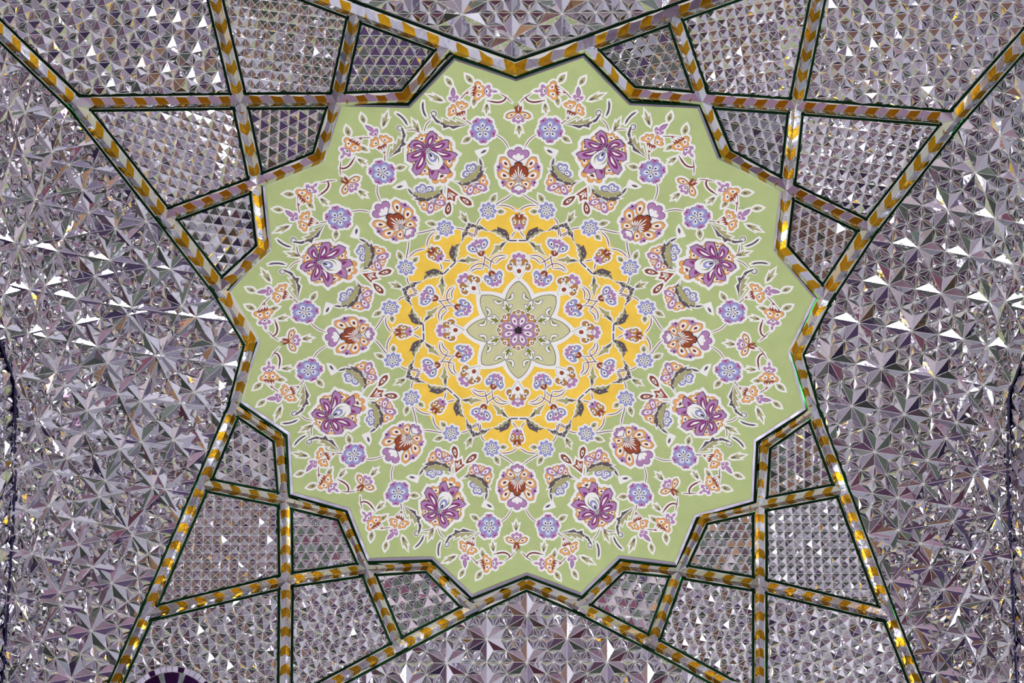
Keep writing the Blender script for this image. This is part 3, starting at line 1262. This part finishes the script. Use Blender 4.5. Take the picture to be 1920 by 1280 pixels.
def stroke(P, w, n=4, taper=True):
    c = spline(P, n)
    d = np.gradient(c)
    d = d / (np.abs(d) + 1e-9)
    k = len(c)
    t = np.linspace(0, 1, k)
    ww = w * (np.clip(np.minimum(t, 1 - t) * 6, 0.35, 1) if taper else 1)
    return np.concatenate([c + 1j * d * ww, (c - 1j * d * ww)[::-1]])


def Z1(x, y): return complex(960 + x / 4.571, 100 + y / 4.571)
def Z2(x, y): return complex(960 + x / 4.923, 360 + y / 4.923)
def ZO(x, y): return complex(905 + x / 7.467, 260 + y / 7.467)
def ZP(x, y): return complex(1070 + x / 7.469, 225 + y / 7.469)
def ZK(x, y): return complex(1010 + x / 6.4, 290 + y / 6.4)
def ZC(x, y): return complex(870 + x / 6.244, 515 + y / 6.244)


def pg(Z, pts, sm=0):
    z = np.array([Z(*p) for p in pts])
    return spline(z, sm, True) if sm else z


def tinted(z, main, inner='white', slit='ink', edge='ink', k1=0.6, k2=0.26, ew=0.9, focus=None):
    """layers of one petal: dark edge, colour, pale heart and a dark slit."""
    z = np.asarray(z)
    c = z.mean() if focus is None else focus
    L = []
    if edge:
        L.append((grow(z, ew), edge, 3))
    L.append((z, main, 4))
    if inner:
        L.append((c + (z - c) * k1, inner, 5))
    if slit:
        L.append((c + (z - c) * k2, slit, 6))
    return L


def up(p, d=4.5):
    return (p[0], [(z, m_, l + d) for z, m_, l in p[1]])



def motif(name, sym, pieces, back=4.2, extra_back=(), lvl=0):
    """pieces = [(part name, [(outline, colour, level), ...])]; the white ground of the motif is its body."""
    backs = []
    for pn, L in pieces:
        z = L[0][0]
        backs.append(grow(z, back))
    backs += list(extra_back)
    bplan = [plan(z) for z in backs]
    pplan = [(pn, [(plan(z), mt, lv) for z, mt, lv in L]) for pn, L in pieces]
    for op in ops(sym):
        V, Fc, off = [], [], 0
        H = []
        for bi, xy in enumerate(bplan):
            q = turn(xy, op)
            k = len(q)
            V += [q, q]
            hh = LV * (2.0 + lvl) + 0.00004 * bi
            H += [hh] * k + [-0.0005] * k
            Fc.append(list(range(off, off + k)))
            Fc += [[off + i, off + (i + 1) % k, off + k + (i + 1) % k, off + k + i] for i in range(k)]
            off += 2 * k
        body = part(name, on_dome(np.vstack(V), H), Fc, 'white', None, medal)
        for pi, (pn, L) in enumerate(pplan):
            V, Fc, H, FM, MT = [], [], [], [], []
            off = 0
            for xy, mt, lv in L:
                q = turn(xy, op)
                k = len(q)
                V.append(q)
                H += [LV * (lv + lvl) + 0.00003 * (pi % 12)] * k
                Fc.append(list(range(off, off + k)))
                if mt not in MT:
                    MT.append(mt)
                FM.append(MT.index(mt))
                off += k
            part(pn, on_dome(np.vstack(V), H), Fc, MT, FM, medal, body)


def dots(c, r, n=14, lv=7):
    """a seed head: a pale disc sprinkled with dark dots"""
    L = [(c + r * np.exp(1j * np.linspace(0, 2 * np.pi, 12, endpoint=False)), 'white', lv)]
    k = 0
    for i in range(n):
        a = i * 2.4
        p = c + r * 0.95 * math.sqrt((i + 0.5) / n) * np.exp(1j * a)
        L.append((p + r * 0.2 * np.exp(1j * np.linspace(0, 2 * np.pi, 5, endpoint=False)), 'ink', lv + 1))
    return L


def leaf(base, tip, w, slit=True, bend=0.0):
    z = petal(base, tip, w, 'leaf', bend)
    L = [(z, 'sage', 3)]
    if slit:
        c = base + (tip - base) * 0.42
        L.append((c + (z - (base + tip) / 2) * 0.36, 'slate', 4))
    return ('leaf', L)


def barb(base, tip, w, slit=True):
    """small leaf with two side barbs"""
    ax = tip - base
    u, n = ax, 1j * ax / abs(ax) * w
    P = [base, base + u * 0.16 + n * 0.6, base + u * 0.62 + n * 1.2, base + u * 0.5 + n * 0.5, base + u * 0.72 + n * 0.42, tip,
         base + u * 0.72 - n * 0.42, base + u * 0.5 - n * 0.5, base + u * 0.62 - n * 1.2, base + u * 0.16 - n * 0.6]
    L = [(np.array(P), 'sage', 3)]
    if slit:
        L.append((petal(base + u * 0.05, base + u * 0.42, w * 0.3), 'slate', 4))
    return ('leaf', L)


def bud_fan(apex, e0, e1, n=3):
    """ribbed russet calyx: a fan of white slits"""
    mid = (e0 + e1) / 2
    z = np.array([apex, e0, (e0 + mid) / 2 + (mid - apex) * 0.12, mid + (mid - apex) * 0.02, (e1 + mid) / 2 + (mid - apex) * 0.12, e1])
    L = [(z, 'russet', 3)]
    for k in range(n):
        t = (k + 0.5) / n
        q = e0 + (e1 - e0) * t
        L.append((petal(apex + (q - apex) * 0.25, apex + (q - apex) * 0.92, abs(e1 - e0) * 0.075), 'white', 4))
    return up(('calyx', L), 4.0)


def tulip(base, tip, w):
    """small russet three-pointed calyx"""
    u = tip - base
    n = 1j * u / abs(u) * w
    L = [(petal(base, base + u * 0.85 + n, abs(w) * 0.42, 'leaf'), 'russet', 3),
         (petal(base, base + u * 0.85 - n, abs(w) * 0.42, 'leaf'), 'russet', 3.3),
         (petal(base, tip, abs(w) * 0.42, 'leaf'), 'russet', 3.6),
         (petal(base + u * 0.3, base + u * 0.85, abs(w) * 0.16, 'leaf'), 'white', 4.6)]
    return up(('calyx', L), 4.0)


def stem(P, brown=True, w=2.2, name='stem'):
    L = [(stroke(P, 0.75), 'maroon', 3)]
    return (name, L)


# yellow star field
half = [Z2(65, 148), Z2(110, 126), Z2(165, 117), Z2(240, 125), Z2(320, 170), Z2(385, 232), Z2(425, 288), Z2(470, 296), Z2(516, 284)]
hp = plan(half)


def ring(hp_):
    out = []
    for k in range(8):
        right = turn(hp_, (45 * k, 1))
        left = turn(hp_, (45 * k, -1))[::-1]
        out += list(left[:-1]) + list(right[:-1])
    return np.array(out)


def flat_ring(name, hp_, h, mat, rings=8, parent=None):
    B = ring(hp_)
    m_ = len(B)
    V = [np.zeros(2)]
    Fc = []
    for r_ in range(1, rings + 1):
        V += list(B * r_ / rings)
    for i in range(m_):
        j = (i + 1) % m_
        Fc.append([0, 1 + i, 1 + j])
        for r_ in range(1, rings):
            a, b_ = 1 + (r_ - 1) * m_, 1 + r_ * m_
            Fc.append([a + i, b_ + i, b_ + j, a + j])
    V = np.array(V)
    return part(name, on_dome(V, [h] * len(V)), Fc, mat, None, medal, parent)


flat_ring('yellow_field', hp, LV * 0.7, 'ground_yellow')
ws = flat_ring('white_star', plan(spline([ZC(643, 8), ZC(715, 72), ZC(770, 132), ZC(806, 188), ZC(832, 232)], 3)), LV * 2, 'white')
flat_ring('star_line', plan(spline([ZC(643, 70), ZC(702, 118), ZC(745, 175), ZC(771, 228), ZC(790, 290)], 3)), LV * 2.6, 'ink', parent=ws)
flat_ring('sage_star', plan(spline([ZC(643, 78), ZC(700, 125), ZC(741, 180), ZC(766, 232), ZC(786, 296)], 3)), LV * 3.2, 'ground_sage', parent=ws)

# stems first: they lie under the flowers
STEMS = [
    [Z1(215, 690), Z1(150, 740), Z1(105, 812)], [Z1(415, 605), Z1(470, 565)], [Z1(455, 330), Z1(510, 385)],
    [Z1(65, 420), Z1(110, 380), Z1(170, 340)], [Z1(830, 665), Z1(808, 605), Z1(765, 560)],
    [Z1(85, 1200), Z1(140, 1240), Z1(210, 1280), Z2(250, 118)], [Z2(62, 172), Z2(110, 140), Z2(165, 122), Z2(238, 124)],
    [Z2(385, 235), Z2(412, 265), Z2(427, 300)], [Z2(430, 325), Z2(445, 370), Z2(450, 410)], [Z2(523, 372), Z2(490, 392), Z2(465, 412)],
    [Z2(112, 410), Z2(92, 385), Z2(75, 360)], [Z2(305, 718), Z2(308, 655), Z2(275, 605), Z2(215, 582), Z2(155, 590)],
    [Z2(165, 603), Z2(215, 615), Z2(262, 658)], [Z2(262, 658), Z2(320, 625), Z2(375, 590)],
]
motif('vine', 'all', [stem(P) for P in STEMS], back=2.4, lvl=-0.6)
# brown crescent beside the outermost bud, dark comma leaf, pale leaf tip
motif('crescent_leaf', 'all', [('blade', [(stroke([Z1(115, 368), Z1(135, 400), Z1(190, 416), Z1(285, 400)], 1.5), 'maroon', 3)])], back=3.2)
motif('comma_leaf', 'all', [('blade', [(stroke([Z1(830, 402), Z1(834, 445), Z1(826, 495), Z1(806, 538)], 1.9), 'slate', 3)])], back=3.4)
motif('leaf_tip', 'all', [('blade', [(petal(Z1(298, 824), Z1(350, 852), 2.2), 'slate', 3)])], back=2.0,
      extra_back=[pg(Z1, [(272, 795), (330, 806), (402, 830), (392, 855), (372, 890), (335, 880), (300, 858), (280, 830)])])

# ---- orange lotus on the axis
oc = ZO(500, 572)


def opet(b, t, w, bend=0.0, kind='drop'):
    return ('petal', tinted(petal(b, t, w, kind, bend), 'orange', 'white', 'maroon', 'ink', 0.62, 0.28, 0.6))


fanp = pg(ZO, [(500, 590), (420, 545), (380, 490), (378, 425), (405, 380), (442, 368), (450, 328), (500, 312), (550, 328), (562, 368), (605, 378), (638, 430), (632, 500), (590, 550)], 2)
fl = [(fanp, 'ink', 5), (oc + (fanp - oc) * 0.95, 'russet', 6)]
for k in range(-4, 5):
    a = -90 + k * 17
    d = np.exp(1j * math.radians(a))
    L = (22 if abs(k) < 2 else 17) + (6 if k == 0 else 0)
    fl.append((petal(oc + d * 5, oc + d * L, 1.15, 'drop'), 'white', 7))
P = [('palmette', tinted(fan(ZO(500, 318), -1j, 27, 62, 3), 'purple', 'white', 'ink', 'ink', 0.55, 0.0, focus=ZO(500, 300))[:3]),
     ('palmette', tinted(fan(ZO(505, 640), 1j, 17.5, 62, 3), 'purple', 'white', None, 'ink', 0.62, focus=ZO(505, 655))),
     opet(ZO(400, 430), ZO(248, 258), 8.2), opet(ZO(605, 430), ZO(748, 256), 8.2)]
for sx_ in (-1, 1):
    X = lambda x, y: ZO(502 + sx_ * (x - 502), y)
    P += [('palmette', tinted(fan(X(720, 410), X(800, 385) - X(720, 410), 12.5, 60, 3), 'purple', None, 'ink', None, k2=0.3)),
          ('palmette', tinted(fan(X(670, 600), X(740, 610) - X(670, 600), 11, 60, 3), 'purple', None, 'ink', None, k2=0.3)),
          opet(X(590, 545), X(798, 465), 8.6, 1.0 * sx_), opet(X(530, 590), X(668, 680), 7.2, -2.0 * sx_, 'blunt')]
P += [up(('fan', fl)), up(('seeds', dots(oc, 5.2, 14, 8)))]
motif('orange_lotus', 'axis', P, back=5.0)

# ---- purple lotus on the diagonal
pc_ = ZP(485, 400)


def ppet(b, t, w, bend=0.0):
    z = petal(b, t, w, 'blunt', bend, 9)
    c = z.mean()
    ax = t - b
    return ('petal', [(grow(z, 1.0), 'ink', 3), (z, 'purple', 4), (petal(b + ax * 0.05, b + ax * 0.82, w * 0.62, 'drop', bend * 0.85), 'plum', 5),
                      (petal(b + ax * 0.25, b + ax * 0.68, w * 0.24, 'leaf', bend * 0.8), 'white', 6)])


def scal(c, dr, L, n=2, A=55):
    f = fan(c, dr, L, A, n)
    return ('scallop', tinted(f, 'orange', 'white', 'maroon', 'ink', 0.5, 0.2, 0.5, focus=c + (f.mean() - c) * 0.75))


P = []
for c, t, L, n in [((400, 290), (300, 180), 16, 2), ((270, 375), (140, 370), 18, 2), ((260, 520), (125, 600), 21, 2), ((540, 320), (590, 190), 20, 3),
                   ((650, 410), (785, 400), 18.5, 2), ((620, 500), (735, 610), 20.5, 2), ((545, 620), (535, 770), 20, 2), ((350, 660), (260, 875), 30, 3)]:
    P.append(scal(ZP(*c), ZP(*t) - ZP(*c), L, n))
PP = [ppet(ZP(492, 375), ZP(392, 150), 8.2, 1.5), ppet(ZP(470, 375), ZP(188, 292), 7.6, -2.5), ppet(ZP(460, 385), ZP(88, 496), 8.0, -3.5),
      ppet(ZP(455, 395), ZP(205, 735), 8.4, -5.0), ppet(ZP(520, 420), ZP(418, 828), 8.2, 6.0), ppet(ZP(520, 410), ZP(688, 738), 8.8, 2.0),
      ppet(ZP(510, 395), ZP(786, 522), 8.2, 2.0), ppet(ZP(505, 378), ZP(744, 318), 7.4, -3.0)]
P += [up(p_, 4.2 + 0.25 * i_) for i_, p_ in enumerate(PP)]
dz_ = petal(ZP(490, 400), ZP(338, 668), 15.5, 'drop', 0.0, 9)
b_ = petal(ZP(478, 425), ZP(388, 556), 7.0, 'drop')
P.append(('heart', [(grow(dz_, 0.6), 'ink', 6.5), (dz_, 'white', 7.2), (petal(ZP(430, 450), ZP(345, 600), 1.0, 'leaf', 6), 'olive', 8), (petal(ZP(515, 480), ZP(400, 612), 1.0, 'leaf', -5), 'olive', 8),
                    (grow(b_, 0.4), 'ink', 8), (b_, 'blue', 9), (petal(ZP(470, 435), ZP(410, 530), 3.4, 'drop'), 'white', 10), (petal(ZP(468, 432), ZP(436, 492), 1.9, 'drop'), 'ink', 11)]))
P[-1] = up(P[-1], 5.5)
P.append(up(('seeds', dots(pc_, 5.0, 14, 9)), 7))
motif('purple_lotus', 'diag', P, back=6.0)
motif('sprig_leaf', 'diag', [barb(Z1(872, 662), Z1(930, 552), 5.0)], back=3.6)

# ---- blue rosettes, outer and inner ring
def blue_flower(c, R, n, ph, hearts=True):
    P = []
    for k in range(n):
        a = np.exp(1j * math.radians(ph + 360 / n * k))
        if hearts:
            a2 = np.exp(1j * math.radians(ph + 360 / n * (k + 0.5)))
            P.append(('heart_petal', tinted(fan(c + a2 * R * 0.7, a2, R * 0.5, 62, 2), 'purple', None, 'plum', None, k2=0.35)))
    for k in range(n):
        a = np.exp(1j * math.radians(ph + 360 / n * k))
        z = petal(c + a * R * 0.12, c + a * R, R * (0.385 if n == 5 else 0.25), 'round')
        P.append(('petal', tinted(z, 'blue', 'pale_blue' if n == 5 else None, None, 'ink' if n == 5 else None, 0.62, 0.3, 0.5, focus=c + a * R * 0.42)
                  + [(petal(c + a * R * 0.2, c + a * R * 0.62, R * 0.17, 'drop'), 'white', 6), (petal(c + a * R * 0.3, c + a * R * 0.52, R * 0.07, 'drop'), 'ink', 7)]))
    P.append(('seeds', dots(c, R * 0.24, 10, 8)))
    return P


motif('blue_flower', 'all', blue_flower(Z1(325, 652), 21.5, 5, -90), back=4.2)
motif('side_leaf', 'all', [leaf(Z1(428, 712), Z1(500, 757), 4.6)], back=3.2)
motif('small_blue_flower', 'all', blue_flower(Z2(320, 168), 16.5, 8, -95, False), back=3.4)
motif('side_leaf', 'all', [leaf(Z2(290, 92), Z2(245, 18), 4.6), leaf(Z2(236, 178), Z2(168, 178), 4.2)], back=3.0)

# ---- hanging bud on the axis at the notch
b0 = Z1(50, 505)
P = [('petal', tinted(petal(Z1(60, 505), Z1(160, 545), 5.0, 'drop'), 'orange', 'white', 'maroon', 'ink', 0.6, 0.26)),
     ('petal', tinted(petal(Z1(44, 505), Z1(-52, 545), 5.0, 'drop'), 'orange', 'white', 'maroon', 'ink', 0.6, 0.26)),
     ('palmette', tinted(fan(Z1(54, 525), 1j, 16.5, 58, 3), 'purple', 'white', 'maroon', None, 0.5, 0.2, focus=Z1(54, 548))),
     tulip(Z1(54, 512), Z1(54, 432), 6.5), barb(Z1(60, 612), Z1(62, 700), 5.2)]
motif('hanging_bud', 'axis', P, back=4.0)

# ---- outer spray: two orange buds with purple tips and leaves
P = [('lobe', tinted(fan(Z1(372, 312), Z1(318, 262) - Z1(372, 312), 17.5, 58, 2), 'orange', 'white', 'maroon', 'ink', 0.55, 0.2, 0.5, focus=Z1(345, 285))),
     ('lobe', tinted(fan(Z1(372, 320), Z1(330, 375) - Z1(372, 320), 17, 58, 2), 'orange', 'white', 'maroon', 'ink', 0.55, 0.2, 0.5, focus=Z1(352, 345))),
     ('lobe', tinted(fan(Z1(310, 318), Z1(230, 315) - Z1(310, 318), 17, 55, 3), 'purple', 'white', 'ink', None, 0.5, 0.2, focus=Z1(285, 318))),
     ('petal', tinted(petal(Z1(235, 320), Z1(186, 322), 2.4), 'purple', None, None, None)),
     bud_fan(Z1(466, 332), Z1(372, 262), Z1(392, 358)),
     leaf(Z1(398, 248), Z1(456, 176), 5.0), leaf(Z1(384, 372), Z1(398, 446), 4.4), barb(Z1(282, 425), Z1(292, 518), 4.6)]
motif('orange_bud', 'all', P, back=3.8)
P = [('lobe', tinted(fan(Z1(505, 475), Z1(490, 395) - Z1(505, 475), 16.5, 56, 3), 'orange', 'white', 'maroon', 'ink', 0.5, 0.2, 0.5, focus=Z1(500, 450))),
     ('lobe', tinted(fan(Z1(545, 500), Z1(630, 462) - Z1(545, 500), 17, 56, 3), 'orange', 'white', 'maroon', 'ink', 0.5, 0.2, 0.5, focus=Z1(572, 482))),
     ('lobe', tinted(fan(Z1(560, 415), Z1(574, 340) - Z1(560, 415), 15, 52, 3), 'purple', 'white', 'plum', None, 0.45, 0.25, focus=Z1(564, 395))),
     ('petal', tinted(petal(Z1(572, 370), Z1(568, 288), 3.4), 'purple', None, None, 'ink')),
     bud_fan(Z1(474, 562), Z1(472, 482), Z1(556, 516)),
     leaf(Z1(578, 268), Z1(628, 200), 4.4), barb(Z1(655, 400), Z1(798, 342), 5.0)]
motif('orange_spray', 'all', P, back=3.8)

# ---- serrated dark leaf with a curl
dark = pg(Z1, [(425, 600), (510, 610), (600, 612), (655, 595), (715, 560), (750, 515), (762, 522), (725, 582), (668, 604), (662, 636), (612, 620), (580, 641), (520, 620)])
sage = pg(Z1, [(470, 600), (548, 566), (545, 590), (605, 556), (604, 580), (668, 552), (655, 580), (692, 578), (640, 600), (560, 606)])
curl = stroke([Z1(752, 530), Z1(764, 500), Z1(745, 485), Z1(722, 496), Z1(724, 522), Z1(742, 528)], 0.8)
L = [(dark, 'slate', 3), (sage, 'sage', 3.6), (curl, 'slate', 4.2)]
for p in ((515, 608), (575, 610), (635, 603), (690, 585)):
    L.append((Z1(*p) + 1.1 * np.exp(1j * np.linspace(0, 6.28, 6, endpoint=False)), 'white', 5))
motif('serrated_leaf', 'all', [('blade', L), ('blade', [(sage, 'sage', 3.4)])], back=3.0, extra_back=[grow(curl, 1.6)])

# ---- crescent leaf carrying a blue and a purple half flower
dark = pg(ZK, [(182, 28), (160, 80), (154, 125), (168, 192), (128, 174), (158, 222), (150, 240), (212, 285), (208, 300), (290, 322), (330, 356), (420, 352), (462, 322), (532, 300), (425, 330), (335, 312), (250, 270), (200, 205), (174, 125), (186, 65)])
sage = pg(ZK, [(174, 128), (212, 120), (236, 190), (290, 218), (338, 248), (388, 290), (440, 318), (400, 334), (332, 318), (250, 280), (195, 210)])
L = [(dark, 'slate', 4.2), (sage, 'sage', 4.8)]
for p in ((168, 118), (186, 192), (236, 262), (302, 306), (400, 334)):
    L.append((ZK(*p) + 1.3 * np.exp(1j * np.linspace(0, 6.28, 6, endpoint=False)), 'white', 6))
c1, c2 = ZK(292, 198), ZK(262, 346)
P = []
for t in ((248, 110), (326, 122), (382, 240)):
    P.append(('petal', tinted(petal(c1 + (ZK(*t) - c1) * 0.1, c1 + (ZK(*t) - c1) * 1.12, 5.6, 'round'), 'blue', 'white', 'ink', 'ink', 0.58, 0.2, 0.5, focus=c1 + (ZK(*t) - c1) * 0.5)))
P.append(('seeds', dots(c1, 3.2, 8, 7)))
for t, L_ in (((95, 280), 21), ((400, 395), 19), ((225, 460), 15)):
    s0_ = c2 + (ZK(*t) - c2) * 0.35
    P.append(scal(s0_, ZK(*t) - s0_, L_ * 0.85, 2))
for t in ((104, 412), (340, 476)):
    P.append(('petal', tinted(petal(c2, ZK(*t), 6.4, 'drop'), 'purple', 'white', 'plum', 'ink', 0.58, 0.22, 0.6)))
P.append(('seeds', dots(c2, 3.0, 8, 7)))
P.append(('blade', L))
P[-1] = up(P[-1], 4.0)
motif('crescent_spray', 'all', P, back=3.8)

# ---- russet bud below the purple lotus
P = [('petal', tinted(petal(ZK(432, 500), ZK(298, 594), 4.6, 'drop'), 'russet', 'white', 'maroon', 'ink', 0.55, 0.25)),
     ('petal', tinted(petal(ZK(562, 565), ZK(588, 708), 4.8, 'drop'), 'russet', 'white', 'maroon', 'ink', 0.55, 0.25)),
     ('calyx', [(pg(ZK, [(578, 384), (448, 474), (486, 490), (496, 558), (536, 530), (584, 536)]), 'russet', 3),
                (pg(ZK, [(560, 430), (482, 474), (512, 486)]), 'white', 4), (pg(ZK, [(566, 440), (520, 490), (512, 532), (540, 508)]), 'white', 4), (pg(ZK, [(570, 440), (552, 500), (572, 512)]), 'white', 4)])]
motif('russet_bud', 'diag', P, back=4.0)

# ---- the garland round the yellow field
g1 = pg(Z2, [(128, 442), (138, 382), (158, 350), (242, 316), (234, 338), (256, 338), (312, 362), (250, 352), (236, 372), (214, 366), (190, 400), (168, 398), (146, 447)])
g1b = pg(Z2, [(150, 440), (170, 398), (192, 400), (216, 368), (238, 374), (252, 352), (300, 360), (250, 372), (240, 392), (214, 392), (196, 420), (172, 420)])
g2 = pg(Z2, [(322, 360), (402, 300), (408, 312), (470, 290), (516, 282), (476, 326), (456, 316), (402, 350), (394, 336)])
L1 = [(g1b, 'sage', 3), (g1, 'slate', 3.6)]
for p in ((146, 410), (178, 370), (250, 342)):
    L1.append((Z2(*p) + 1.0 * np.exp(1j * np.linspace(0, 6.28, 6, endpoint=False)), 'white', 5))
L2 = [(g2, 'slate', 3.6), (pg(Z2, [(390, 312), (460, 290), (440, 308), (395, 325)]), 'sage', 4.2)]
for p in ((362, 338), (430, 318), (480, 298)):
    L2.append((Z2(*p) + 1.0 * np.exp(1j * np.linspace(0, 6.28, 6, endpoint=False)), 'white', 5))
motif('garland', 'all', [('blade', L1), ('blade', L2), ('bar', [(pg(Z2, [(62, 440), (132, 440), (132, 452), (62, 452)]), 'slate', 3)])], back=2.6)
motif('garland_tip', 'diag', [barb(Z2(520, 276), Z2(574, 180), 5.6)], back=2.8)
fl_ = pg(Z2, [(148, 448), (205, 468), (215, 488), (262, 488), (262, 515), (312, 588), (240, 548), (238, 530), (206, 536), (204, 515)])
motif('garland_leaf', 'all', [('leaf', [(fl_, 'sage', 3), (petal(Z2(172, 464), Z2(220, 512), 2.0), 'slate', 4)])], back=2.6)

# ---- small buds on the yellow field
P = [('petal', tinted(fan(Z2(60, 262), -1 + 0.25j, 12.5, 62, 2, 0.2), 'ochre', 'white', 'ink', 'maroon', 0.5, 0.2, 0.5)),
     ('petal', tinted(fan(Z2(74, 262), 1 + 0.25j, 12.5, 62, 2, 0.2), 'ochre', 'white', 'ink', 'maroon', 0.5, 0.2, 0.5)),
     ('palmette', tinted(fan(Z2(67, 285), 1j, 13.5, 58, 3), 'purple', None, 'ink', None, k2=0.25)), tulip(Z2(66, 252), Z2(66, 186), 7.5)]
motif('yellow_field_bud', 'axis', P, back=3.6)
P = [('petal', tinted(petal(Z2(385, 525), Z2(345, 432), 6.0, 'drop'), 'blue', 'white', 'ink', 'ink', 0.6, 0.25, 0.5)),
     ('petal', tinted(petal(Z2(425, 545), Z2(512, 498), 6.0, 'drop'), 'blue', 'white', 'ink', 'ink', 0.6, 0.25, 0.5)),
     ('palmette', tinted(fan(Z2(408, 515), Z2(444, 430) - Z2(408, 515), 17.5, 50, 3), 'purple', 'white', 'ink', None, 0.4, 0.2, focus=Z2(415, 495))),
     tulip(Z2(384, 588), Z2(402, 532), 6.5)]
motif('blue_tulip_bud', 'diag', P, back=3.8)
P = [('petal', tinted(fan(Z2(272, 770), Z2(205, 785) - Z2(272, 770), 14.5, 60, 2, 0.15), 'blue', 'white', 'ink', 'ink', 0.5, 0.2, 0.5)),
     ('petal', tinted(fan(Z2(298, 785), Z2(350, 830) - Z2(298, 785), 14.5, 60, 2, 0.15), 'blue', 'white', 'ink', 'ink', 0.5, 0.2, 0.5)),
     ('palmette', tinted(fan(Z2(278, 790), Z2(245, 865) - Z2(278, 790), 16.5, 50, 3), 'purple', 'white', 'ink', None, 0.4, 0.2, focus=Z2(272, 810))),
     tulip(Z2(312, 722), Z2(284, 778), 6.5)]
motif('blue_hanging_bud', 'diag', P, back=3.8)
# palmette on each point of the white star
P = [('palmette', tinted(fan(Z2(63, 645), -1j, 18, 56, 3), 'purple', 'white', 'ink', None, 0.42, 0.12, focus=Z2(63, 625))),
     ('lobe', tinted(fan(Z2(90, 690), 1 - 0.55j, 16.5, 58, 2), 'ochre', 'white', 'ink', 'maroon', 0.45, 0.2, 0.5)),
     ('lobe', tinted(fan(Z2(38, 690), -1 - 0.55j, 16.5, 58, 2), 'ochre', 'white', 'ink', 'maroon', 0.45, 0.2, 0.5)),
     ('cup', [(grow(fan(Z2(64, 800), -1j, 28, 32, 3, 0.16), 0.35), 'ink', 5), (fan(Z2(64, 800), -1j, 28, 32, 3, 0.16), 'white', 6)]),
     ('dot', [(Z2(65, 725) + 4.2 * np.exp(1j * np.linspace(0, 6.28, 14, endpoint=False)), 'russet', 7)])]
motif('star_palmette', 'axis', P, back=3.4)

# ---- the centre
mc = complex(972, 617.5)
P = [('lobe', tinted(fan(mc - 22j, -1j, 15.0, 60, 3), 'ochre', 'white', 'maroon', 'ink', 0.5, 0.2, 0.5))]
motif('centre_scallop', 'axis', P, back=1.6, lvl=2)
d22 = np.exp(1j * math.radians(-90 + 22.5))
P = [('petal', tinted(petal(mc + d22 * 4, mc + d22 * 31, 7.3, 'drop'), 'purple', 'white', 'plum', 'ink', 0.6, 0.24, 0.6))]
motif('centre_petal', 'diag', P, back=0.8, lvl=5)
motif('centre_seeds', 'one', [('seeds', dots(mc, 7.6, 40, 6))], back=0.2, lvl=12)
ar = pg(ZC, [(735, 452), (722, 400), (706, 350), (728, 345), (745, 372), (762, 318), (790, 300), (806, 318), (796, 372), (826, 362), (826, 386), (770, 432)], 2)
P = [('arrow_leaf', [(grow(ar, 0.8), 'ink', 3), (ar, 'white', 4), (petal(ZC(742, 440), ZC(782, 334), 2.6), 'olive', 5), (petal(ZC(745, 420), ZC(728, 372), 1.2), 'olive', 5), (petal(ZC(752, 418), ZC(800, 385), 1.2), 'olive', 5)])]
motif('arrow_sprig', 'diag', P, back=0.3, lvl=2)
cm = petal(ZC(772, 292), ZC(698, 206), 3.4, 'drop', -4.5)
P = [('stroke', [(grow(cm, 0.8), 'ink', 3), (cm, 'white', 4), (petal(ZC(764, 278), ZC(722, 214), 1.1, 'leaf', -4.0), 'olive', 5)])]
motif('comma_stroke', 'all', P, back=0.2, lvl=2)
